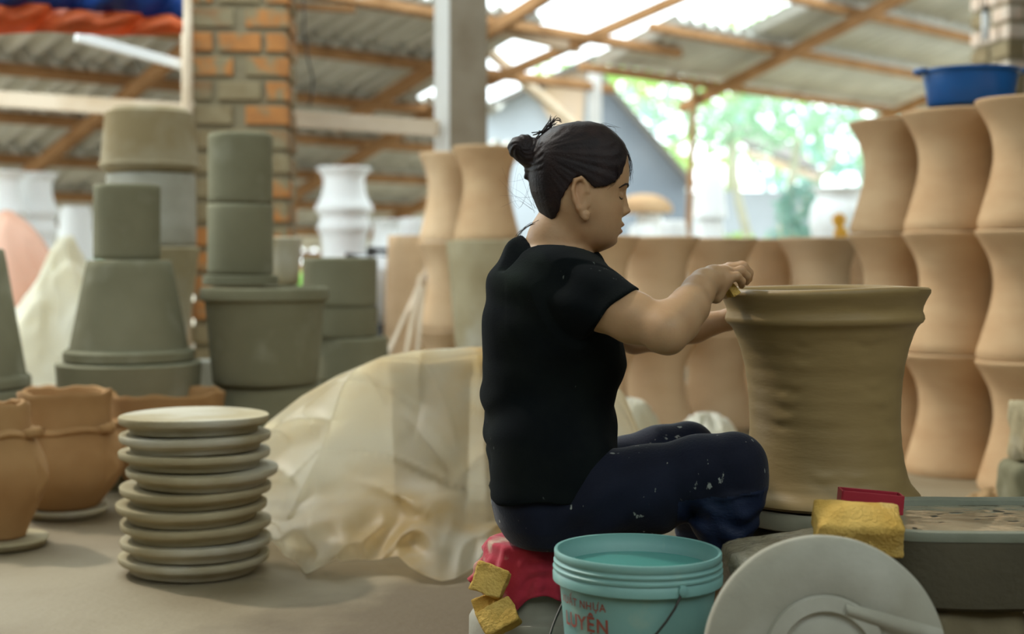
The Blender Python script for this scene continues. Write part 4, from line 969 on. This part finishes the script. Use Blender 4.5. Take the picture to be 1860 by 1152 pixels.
HEAD = [(229, 1052, 1066, 8), (233, 1022, 1088, 30), (240, 1004, 1103, 44), (252, 988, 1120, 57), (266, 978, 1131, 65), (282, 971, 1139, 70), (300, 968, 1142.5, 72), (318, 968, 1143, 73), (332, 969, 1141.5, 73), (342, 971, 1138, 73), (350, 973, 1134.5, 72.5), (360, 977, 1132, 72), (372, 983, 1131, 71), (385, 990, 1130.5, 69), (396, 997, 1130, 66), (408, 1004, 1128.5, 63), (420, 1012, 1126.5, 59), (430, 1022, 1124, 54), (440, 1036, 1119, 47), (448, 1050, 1111, 38), (454, 1066, 1100, 26), (458, 1080, 1088, 8)]
def face(py, dy):
    d = dy * sh                                                     # lateral distance in head pixels
    nose = 1.5 * G(py, 348, 7) + 6 * G(py, 361, 9) + 9.5 * G(py, 374, 9) + 13.0 * G(py, 384.5, 6.5) + 2.5 * G(py, 392, 4)
    wn = 6.5 + 5.5 * G(py, 386, 9)
    out = nose * np.exp(-(d / wn) ** 2)
    out = out + 5.5 * G(py, 387, 6) * G(d, 12.5, 5)                 # nostril wings
    out = out - 3.0 * G(py, 398, 4) * np.exp(-(d / 16) ** 2)
    lw = np.exp(-(d / 23) ** 4)
    out = out + (6.0 * G(py, 408.5, 4.6) + 5.0 * G(py, 421, 4.8) - 3.0 * G(py, 414.6, 1.8) - 2.5 * G(py, 430, 5)) * lw
    out = out + 3.0 * G(py, 443, 7) * np.exp(-(d / 20) ** 2)        # chin
    out = out - 6.0 * G(py, 354, 9) * G(d, 30, 15) + 1.5 * G(py, 338, 6) * G(d, 30, 22)     # socket, brow
    out = out + 4.6 * G(py, 356.5, 5.0) * G(d, 30, 10.5) - 1.8 * G(py, 361.5, 1.6) * G(d, 30, 11)   # lid and its crease
    out = out + 2.0 * G(py, 380, 14) * G(d, 40, 16)                 # cheek
    return out
body = Field((-.10, 2.36, .0), (.66, 3.16, 1.06), .0027)
fn, lo, hi = loft(HEAD, YH, 2.45, face); body.add(fn, lo, hi, .003)
def hp(px, py, Y=YH): return np.array(W(px, py, Y))
# ears
for sd in (-1, 1):
    ye = YH + sd * .0745
    def E_(px, py, dy=0): return np.array([(px - 930) / sh, ye + dy, H - (py - 470) / sh])
    rim = [(1064, 352), (1061, 338), (1052, 328), (1041, 332), (1037, 348), (1040, 366), (1047, 382), (1054, 395), (1060, 399), (1062, 392)]
    for i in range(len(rim) - 1):
        o1 = sd * (.009 if 1 < i < 7 else .003); o2 = sd * (.009 if 0 < i < 6 else .003)
        body.cone(E_(*rim[i], o1), .0042, E_(*rim[i + 1], o2), .0042 + (.002 if i > 6 else 0), .003)
    body.ell(E_(1053, 362, sd * .002), (.014, .0055, .034), k=.004)
    body.ell(E_(1060, 366, sd * .010), (.0060, .0065, .014), k=.004, cut=True)
    body.cone(E_(1067, 362, sd * -.002), .005, E_(1066, 374, sd * -.001), .0045, .004)
# neck and trunk (the trunk lies inside the shirt)
body.cone(hp(1030, 402), .056, hp(1012, 440), .055, .012)
body.cone(hp(1012, 438), .055, hp(1000, 492), .068, .02)
body.cone(hp(1070, 420, YH - .028), .012, hp(1062, 462, YH - .022), .014, .014); body.cone(hp(1070, 420, YH + .028), .012, hp(1062, 462, YH + .022), .014, .014)
fnb, lob, hib = loft([(455, 950, 1065, 60), (480, 930, 1080, 130), (520, 915, 1090, 155), (600, 898, 1108, 145), (660, 892, 1118, 138), (720, 890, 1104, 130), (800, 900, 1104, 130), (880, 906, 1080, 142), (930, 912, 1060, 146), (972, 935, 1040, 120)], YT)
body.add(fnb, lob, hib, .02)
# near arm: shoulder, elbow, wrist
def A(px, py, Y): return np.array(W(px, py, Y))
SH, EL, WR = A(1036, 520, 2.635), A(1210, 602, 2.495), A(1279, 514, 2.655)
body.chain([(SH, .046), (A(1095, 552, 2.58), .046), (A(1150, 577, 2.54), .0425), (EL, .034)], .025)
body.chain([(EL, .0335), (A(1230, 583, 2.530), .0365), (A(1252, 556, 2.57), .0325), (A(1268, 530, 2.62), .0265), (WR, .0235)], .025)
body.cone(A(1216, 617, 2.492), .020, A(1204, 612, 2.495), .022, .02)
# far arm
SF, EF, WF = A(1046, 525, 2.925), A(1152, 612, 3.01), A(1326, 580, 2.985)
body.chain([(SF, .052), (A(1100, 570, 2.97), .045), (EF, .034)], .016); body.chain([(EF, .034), (A(1200, 607, 3.01), .036), (A(1262, 596, 3.0), .0295), (WF, .0215)], .014)
# near hand closing over the rim
def finger(pts, rads, k=.004):
    body.chain(list(zip(pts, rads)), k)
body.cone(WR, .0230, A(1296, 506, 2.685), .024, .02); body.cone(A(1296, 506, 2.685), .024, A(1312, 501, 2.70), .021, .01)
body.cone(A(1290, 518, 2.672), .019, A(1300, 538, 2.685), .0125, .012)            # heel of the hand
body.cone(A(1300, 538, 2.685), .012, A(1318, 512, 2.685), .013, .010)
MC = [A(1319, 506, 2.683), A(1323, 498, 2.706), A(1326, 491, 2.729), A(1325, 487, 2.752)]
for m_, r_ in zip(MC, (.0105, .0115, .012, .0115)): body.cone(A(1298, 505, 2.70), .019, m_, r_, .009)
PI_ = [A(1338, 502, 2.685), A(1346, 492, 2.709), A(1350, 485, 2.733), A(1348, 483, 2.758)]
DI_ = [A(1347, 511, 2.697), A(1356, 502, 2.718), A(1360, 496, 2.742), A(1358, 494, 2.768)]
TI_ = [A(1347, 519, 2.707), A(1356, 512, 2.727), A(1360, 507, 2.750), A(1359, 505, 2.778)]
for i in range(4):
    b = (.0088, .0095, .010, .0095)[i]; finger([MC[i], PI_[i], DI_[i], TI_[i]], [b * 1.08, b, b * .88, b * .75])
finger([A(1294, 514, 2.715), A(1306, 528, 2.752), A(1318, 533, 2.778), A(1325, 530, 2.795)], [.014, .0115, .0100, .0085])
# far hand laid against the back of the pot
finger([WF, A(1350, 575, 3.00), A(1372, 570, 3.03)], [.0215, .022, .020], .01)
for i, (py, L) in enumerate(((548, 60), (563, 66), (578, 62), (592, 50))):
    finger([A(1376, 556 + 9.5 * i, 3.035), A(1376 + L * .5, py, 3.072), A(1376 + L * .85, py, 3.084), A(1376 + L * 1.15, py + 1, 3.088)], [.0098, .0090, .0083, .0072])
finger([A(1352, 562, 3.01), A(1372, 538, 3.04), A(1385, 528, 3.055)], [.012, .0100, .0085])
# legs and feet
HN, KN, AN = A(990, 912, 2.675), A(1330, 846, 2.60), A(1318, 1105, 2.645)
body.chain([(HN, .074), (A(1180, 893, 2.64), .066), (KN, .049)], .02); body.chain([(KN, .047), (A(1323, 940, 2.61), .047), (A(1319, 1030, 2.635), .031), (AN, .029)], .015)
HF, KF, AF = A(1010, 905, 2.875), A(1250, 816, 2.935), A(1282, 1060, 2.94)
body.chain([(HF, .074), (A(1130, 868, 2.90), .062), (KF, .048)], .02); body.chain([(KF, .046), (A(1268, 900, 2.935), .045), (A(1280, 1000, 2.94), .031), (AF, .029)], .015)
def foot(an):
    x, y = an[0], an[1]
    body.chain([(an, .029), (np.array([x - .012, y, .040]), .031), (np.array([x - .022, y, .030]), .027)], .012)
    body.cone(np.array([x, y, .055]), .033, np.array([x + .11, y - .006, .022]), .021, .014)
    body.cone(np.array([x - .015, y, .026]), .024, np.array([x + .10, y + .012, .020]), .019, .014)
    body.cone(np.array([x + .06, y, .028]), .030, np.array([x + .125, y, .018]), .017, .012)
    for i in range(5):
        yy = y - .034 + .0155 * i + .003; L = (.150, .165, .172, .176, .182)[i]; r = (.0078, .008, .0084, .0088, .0118)[i]
        body.cone(np.array([x + .115, yy, .018]), r * 1.1, np.array([x + L, yy, .012]), r, .004)
foot(AN); foot(AF)
def tint(P):
    s_ = F / P[:, 1]; px = 930 + P[:, 0] * s_; py = 470 + (H - P[:, 2]) * s_; d = np.abs(P[:, 1] - YH) * sh; c = np.ones((len(P), 3)); hd = (P[:, 2] > .78) & (px > 1000) & (px < 1160)
    def mixc(w, col):
        w = np.clip(w, 0, 1)[:, None] * hd[:, None]; c[:] = c * (1 - w) + np.array(col) * w
    mixc(1.0 * (G(py, 409.5, 4.2) + G(py, 420.5, 4.2)) * np.exp(-(d / 21) ** 4) * (px > 1108), (.56, .25, .26))
    mixc(.9 * G(py, 414.8, 1.7) * np.exp(-(d / 24) ** 6) * (px > 1100), (.25, .12, .12))
    mixc(.35 * G(py, 386, 14) * np.exp(-(d / 16) ** 2) * (px > 1125), (.95, .72, .66))
    mixc(.35 * G(px, 1048, 14) * G(py, 352, 34) * (d > 70), (.98, .70, .62))
    mixc(.28 * G(py, 385, 18) * G(d, 42, 16) * (px > 1080), (.98, .76, .68))
    return c
bo = fmesh(body, 'body', M['skin'], 1, tint=tint)
# brows, lashes
def on_face(px0, py, d):
    """point of the head surface at this row and lateral distance (head pixels)"""
    y = YH - d / sh; z = H - (py - 470) / sh; x = np.linspace((1085 - 930) / sh, (1165 - 930) / sh, 400)
    val = fn(x[:, None, None], np.array([[[y]]]), np.array([[[z]]]))[:, 0, 0]; i = np.argmax(val > 0); return Vector((x[i], y, z))
for sd in (1, -1):
    pts = [on_face(0, py, sd * d) + Vector((.0006, 0, 0)) - Vector(pe.location) for d, py in ((13, 341), (20, 338.5), (30, 336), (40, 336.5), (47, 340), (52, 344))]
    link('eyebrow', tube('eyebrow', pts, lambda t: .0008 + .0014 * math.sin(PI * min(1, t * .9 + .12)), 6), M['hair'], pe)
    pts = [on_face(0, py, sd * d) + Vector((.0008, 0, -.0002)) - Vector(pe.location) for d, py in ((19, 361), (25, 362.5), (31, 363), (38, 361.5), (43, 359))]
    link('eyelashes', tube('eyelashes', pts, lambda t: .0006 + .0007 * math.sin(PI * t), 6), M['lash'], pe)

# ---- hair: cap pulled back to a bun
hair = Field((-.03, 2.66, .82), (.26, 2.88, 1.07), .0021)
HAIR = [(221, 1050, 1072, 10), (225, 1022, 1090, 32), (232, 1002, 1105, 46), (246, 984, 1122, 60), (262, 972, 1134, 70), (282, 963, 1142.5, 75.5), (300, 960, 1146, 78), (318, 960, 1147, 79), (334, 961, 1146, 79), (350, 964, 1140, 78), (370, 972, 1134, 76), (390, 981, 1132, 71), (404, 988, 1130, 66), (410, 992, 1128, 62)]
hfn, hlo, hhi = loft(HAIR, YH, 2.4)
HLX = [900, 985, 1006, 1013, 1017, 1024, 1033, 1043, 1055, 1075, 1096, 1113, 1126, 1133, 1138, 1150]
HLY = [408, 407, 398, 386, 366, 352, 338, 325, 324, 345, 342, 334, 318, 298, 282, 262]
def hcap(X, Y, Z):
    px = px_of(X); py = py_of(Z); h = np.interp(px, HLX, HLY); sl = np.gradient(np.interp(np.arange(890, 1160), HLX, HLY)); s_ = np.interp(px, np.arange(890, 1160), sl)
    ang = np.arctan2(py - 278, px - 972) ; strand = np.sin(ang * 46 + 5 * np.sin(np.abs(Y - YH) * 60)) * .0004 + np.sin(ang * 21 + 30 * np.abs(Y - YH)) * .0004
    return np.maximum(hfn(X, Y, Z) + strand * np.clip((px - 985) / 40, .25, 1), (py - h) / sh / np.sqrt(1 + s_ ** 2) - .0006 * np.sin(px * .9))
hair.add(hcap, hlo, hhi, .003)
hair.cone(hp(951, 268), .0235, hp(938, 268), .0155, .012); hair.cone(hp(952, 272), .0255, hp(990, 292), .030, .014)
hair.cone(hp(944, 266, YH - .012), .016, hp(962, 286, YH - .014), .018, .012); hair.cone(hp(944, 266, YH + .012), .016, hp(962, 286, YH + .014), .018, .012)
hair.cone(hp(962, 318), .008, hp(966, 300), .014, .008); hair.cone(hp(955, 322), .004, hp(964, 312), .008, .006)
hair.warp(lambda X, Y, Z: .0009 * np.sin(np.arctan2(py_of(Z) - 268, px_of(X) - 947) * 9 + np.hypot(py_of(Z) - 268, px_of(X) - 947) * .55) * (px_of(X) < 985), (-.03, 2.66, .95), (.07, 2.88, 1.07))
ho = fmesh(hair, 'hair', M['hair'], 1)
rs = random.Random(4); sv = []; sf = []
def strand(pts, r):
    me = tube('s', pts, lambda t: r * (1 - .7 * t), 4); b = len(sv); sv.extend([v.co.copy() for v in me.vertices]); sf.extend([tuple(b + i for i in p.vertices) for p in me.polygons]); bpy.data.meshes.remove(me)
def st_px(ps, r, j=1.5, dy=0.0):
    ps = [(a + rs.uniform(-j, j), b + rs.uniform(-j, j)) for a, b in ps]; out = []
    for q in range(13):
        t = q / 12 * (len(ps) - 1); i = min(int(t), len(ps) - 2); u = t - i; out.append(Vector(hp(ps[i][0] + (ps[i + 1][0] - ps[i][0]) * u, ps[i][1] + (ps[i + 1][1] - ps[i][1]) * u, YH + dy)) - Vector(pe.location))
    for _ in range(3): out = [out[0]] + [(out[i - 1] + out[i] * 2 + out[i + 1]) / 4 for i in range(1, len(out) - 1)] + [out[-1]]
    strand(out, r)
for k in range(26): st_px([(970 + rs.uniform(-6, 30), 262 - rs.uniform(0, 24)), (992 + rs.uniform(-6, 10), 238), (1004 + rs.uniform(-6, 8), 218 + rs.uniform(-10, 6))], .0010, 2, rs.uniform(-.01, .01))
for k in range(10): st_px([(985, 240), (1002, 222), (1015, 214 + rs.uniform(-3, 3)), (1019, 222)], .0007, 2, rs.uniform(-.01, .01))
for k in range(11): st_px([(966 + rs.uniform(0, 8), 300 + rs.uniform(0, 90)), (945 + rs.uniform(-8, 8), 318 + rs.uniform(-40, 70)), (922 + rs.uniform(-16, 14), 318 + rs.uniform(-40, 60))], .00022, 2, rs.uniform(-.04, .04))
for k in range(14): st_px([(984, 400), (962, 408), (942 + rs.uniform(-4, 4), 425), (932 + rs.uniform(-4, 6), 446)], .00045, 3, rs.uniform(-.03, .03))
for k in range(22): st_px([(1118 + rs.uniform(-14, 6), 258 + rs.uniform(-6, 6)), (1140 + rs.uniform(-3, 3), 270 + rs.uniform(-4, 8)), (1147 + rs.uniform(-4, 3), 300 + rs.uniform(-8, 10)), (1145 + rs.uniform(-5, 4), 326 + rs.uniform(-12, 12))], .00042, 2, rs.uniform(-.045, .03))
for k in range(16): st_px([(1040 + rs.uniform(-40, 60), 226 + rs.uniform(0, 10)), (1060 + rs.uniform(-30, 60), 222 + rs.uniform(-4, 12)), (1090 + rs.uniform(-20, 40), 236 + rs.uniform(-8, 10))], .0004, 2, rs.uniform(-.03, .03))
for k in range(18): st_px([(1128 + rs.uniform(-12, 4), 300), (1120 + rs.uniform(-12, 6), 326), (1090 + rs.uniform(-14, 14), 350 + rs.uniform(-6, 8))], .00045, 2, -.060 + rs.uniform(-.012, .004))
link('loose_strands', me_py('loose_strands', sv, sf), M['hair'], ho)
tie = link('hair_tie', tube('hair_tie', [Vector(hp(972 + 13 * math.sin(a) * .35, 283 - 26 * math.sin(a), YH + .026 * math.cos(a))) - Vector(pe.location) for a in np.linspace(0, 2 * PI, 25)], .004, 8), M['rubber'], ho)

# ---- T-shirt
shirt = Field((-.10, 2.40, .24), (.30, 3.08, .86), .0036)
SHIRT = [(430, 958, 1005, 30), (438, 944, 1050, 66), (447, 937, 1072, 92), (458, 928, 1083, 118), (472, 918, 1092, 142), (495, 906, 1102, 156), (530, 895, 1108, 158), (565, 888, 1114, 156), (600, 882, 1124, 154), (635, 878, 1135, 155), (662, 876, 1138, 151), (685, 875, 1130, 147), (705, 874, 1119, 144), (740, 876, 1117, 142), (775, 880, 1119, 143), (805, 884, 1121, 146), (835, 888, 1122, 150), (865, 891, 1120, 154), (900, 894, 1110, 158)]
f2, l2, h2 = loft(SHIRT, YT, 2.35); shirt.add(f2, l2, h2, .01)
SL = A(1120, 562, 2.56)
sleeve = Field((-.10, 2.40, .24), (.30, 3.08, .86), .0036)
sleeve.chain([(A(985, 512, 2.735), .082), (A(1026, 526, 2.662), .0665), (A(1078, 546, 2.60), .0600), (A(1150, 578, 2.53), .0510)], .03)
sleeve.chain([(A(985, 575, 2.735), .085), (A(1050, 572, 2.645), .063)], .05)
sleeve.chain([(A(1040, 522, 2.905), .064), (A(1085, 556, 2.96), .058), (A(1130, 592, 2.99), .050)], .03)
def pl_cut(p, n):
    p = np.array(p); n = np.array(n, float); n /= np.linalg.norm(n); return lambda X, Y, Z: -((X - p[0]) * n[0] + (Y - p[1]) * n[1] + (Z - p[2]) * n[2])
sleeve.cut(pl_cut(SL, (.62, -.25, -.74)), (-.10, 2.40, .24), (.30, 2.78, .86), .004)
sleeve.cut(pl_cut(A(1108, 570, 2.97), (.75, .25, -.6)), (-.10, 2.78, .24), (.30, 3.08, .86), .004)
kk = .07; tt = np.clip(.5 + .5 * (shirt.F - sleeve.F) / kk, 0, 1); shirt.F = shirt.F * (1 - tt) + sleeve.F * tt - kk * tt * (1 - tt)
# sleeve openings and neck opening get a recess so that the cloth has an edge
shirt.cut(Field.ell_fn(SL + np.array([.012, -.006, -.014]), (.048, .036, .046)), SL - .07, SL + .07, .004)
NK = np.array(W(1012, 440, YT)); sT = S(YT)
def neck_line(X, Y, Z):
    px = 930 + X * sT; py = 470 + (H - Z) * sT; c = np.interp(px, [930, 945, 960, 990, 1020, 1050, 1075, 1100], [428, 431, 437, 440, 443, 449, 456, 462]); return (py - c) / sT - .05 * (np.abs(Y - YT) / .09) ** 2
shirt.cut(neck_line, (-.05, 2.66, .76), (.20, 2.90, .86), .006)
def wr(X, Y, Z):
    px = 930 + X * sT; py = 470 + (H - Z) * sT; lat = Y - YT
    low = np.clip((py - 640) / 160, 0, 1); back = np.clip((960 - px) / 90, 0, 1)
    w1 = np.sin((py - .30 * (px - 900)) * .105 + 2.2 * np.sin(px * .021 + 1.0) + 1.4 * np.sin(lat * 22))
    w2 = np.sin((py + .55 * (px - 900)) * .072 + 1.8 * np.sin(px * .017 + lat * 14))
    w3 = np.sin((px * .8 - py * .9) * .055 + 1.5 * np.sin(py * .018) + lat * 12)
    up = np.clip((660 - py) / 120, 0, 1)
    return -.0044 * w1 * low * (.35 + .65 * back) - .0030 * w2 * (.3 + .7 * low) - .0040 * w3 * up * np.clip((1130 - px) / 60, 0, 1)
shirt.warp(wr, (-.10, 2.40, .24), (.30, 3.08, .86))
for sd in (-1, 1):
    q = YT + sd * .095
    for a, b in (((982, 800), (982, 900)), ((982, 900), (1030, 885)), ((982, 820), (1024, 830))): shirt.cone(A(*a, q), .082, A(*b, q - .012 * (sd < 0)), .087 if sd < 0 else .085, .03)
# hem line
def hem(X, Y, Z):
    px = 930 + X * sT; py = 470 + (H - Z) * sT; return (np.interp(px, [860, 893, 905, 1029, 1071, 1113, 1140], [884, 887, 892, 884, 856, 834, 828]) + 3.5 * np.sin(px * .05) - py) / sT
shirt.cut(hem, (-.10, 2.40, .24), (.30, 3.08, .48), .003)
# collar rib
pts = []
for a in np.linspace(0, 2 * PI, 33):
    px = 1010 - 64 * math.cos(a); lat = .076 * math.sin(a); py = np.interp(px, [930, 945, 960, 990, 1020, 1050, 1075, 1100], [428, 431, 437, 440, 443, 449, 456, 462]); pts.append(np.array([(px - 930) / sT, YT + lat, H - (py + 2 - 470) / sT - .05 * (abs(lat) / .09) ** 2]))
for p, q in zip(pts[:-1], pts[1:]): shirt.cone(p, .0058, q, .0058, .005)
fmesh(shirt, 't_shirt', M['shirt'], 1)

# ---- trousers
tr = Field((-.07, 2.48, .13), (.56, 3.08, .52), .0038)
f3, l3, h3 = loft([(840, 900, 1090, 140), (870, 893, 1095, 158), (905, 891, 1090, 168), (940, 899, 1085, 170), (965, 914, 1075, 160), (980, 932, 1050, 140), (990, 955, 1020, 110)], YT, 2.3); tr.add(f3, l3, h3, .02)
tr.chain([(A(985, 908, 2.685), .083), (A(1090, 900, 2.66), .085), (A(1180, 890, 2.645), .0795), (A(1270, 858, 2.62), .0655), (A(1330, 845, 2.60), .0600)], .02)
tr.chain([(A(1338, 845, 2.60), .0545), (A(1337, 872, 2.60), .0560), (A(1326, 905, 2.605), .0590), (A(1316, 950, 2.615), .0560), (A(1314, 1000, 2.63), .040), (A(1318, 1050, 2.64), .030)], .014)
tr.chain([(A(1005, 900, 2.875), .085), (A(1130, 862, 2.90), .072), (A(1200, 829, 2.92), .060), (KF, .0560)], .02)
tr.chain([(KF, .052), (A(1262, 880, 2.935), .052), (A(1268, 940, 2.935), .050), (A(1280, 1010, 2.94), .037), (A(1282, 1042, 2.94), .034)], .014)
# rolled knee edge of the near leg
for a0 in np.linspace(0, 2 * PI, 28, endpoint=False):
    def kp(a): return np.array(W(1331, 892, 2.60)) + np.array([.0585 * math.cos(a), .0600 * math.sin(a), .010 * math.cos(a) + .003 * math.sin(3 * a)])
    tr.cone(kp(a0), .0045, kp(a0 + .23), .0045, .004)
def tw(X, Y, Z):
    px = 930 + X * F / 2.65; py = 470 + (H - Z) * F / 2.65
    kn = np.exp(-((px - 1285) / 70) ** 2) * np.clip((py - 830) / 70, 0, 1); sh_ = np.clip((py - 895) / 30, 0, 1) * np.clip((px - 1230) / 30, 0, 1); hp_ = np.exp(-((px - 1080) / 90) ** 2)
    return -.0026 * kn * np.sin((px - py * .7) * .11 + 1.5 * np.sin(py * .03)) - .0024 * sh_ * np.sin(py * .16 + 1.6 * np.sin(px * .05 + Y * 30)) - .0026 * hp_ * np.sin((px * .75 + py) * .085 + Y * 20)
tr.warp(tw, (-.07, 2.48, .13), (.56, 3.08, .52))
tr.cut(lambda X, Y, Z: Z - (H - (1036 - 470) * 2.64 / F) + 0 * X * Y, (.3, 2.48, .0), (.56, 2.78, .26), .003)
tr.cut(lambda X, Y, Z: Z - (H - (1030 - 470) * 2.94 / F) + 0 * X * Y, (.3, 2.82, .0), (.56, 3.08, .22), .003)
tr.cut(lambda X, Y, Z: Z - .2370 + 0 * X * Y, (-.07, 2.6, .0), (.20, 2.96, .26), .006)
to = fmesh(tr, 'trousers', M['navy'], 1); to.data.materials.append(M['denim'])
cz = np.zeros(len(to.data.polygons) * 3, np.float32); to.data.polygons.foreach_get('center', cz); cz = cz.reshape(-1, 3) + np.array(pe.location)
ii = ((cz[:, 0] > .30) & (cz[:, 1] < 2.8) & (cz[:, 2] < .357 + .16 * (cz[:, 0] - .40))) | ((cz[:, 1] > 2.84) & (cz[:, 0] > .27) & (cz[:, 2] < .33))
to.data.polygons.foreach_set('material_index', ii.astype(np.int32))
sponge((.034, .040, .014), A(1324, 524, 2.717), (.1, .85, .35), 'small yellow sponge pinched between hand and pot rim', 13)
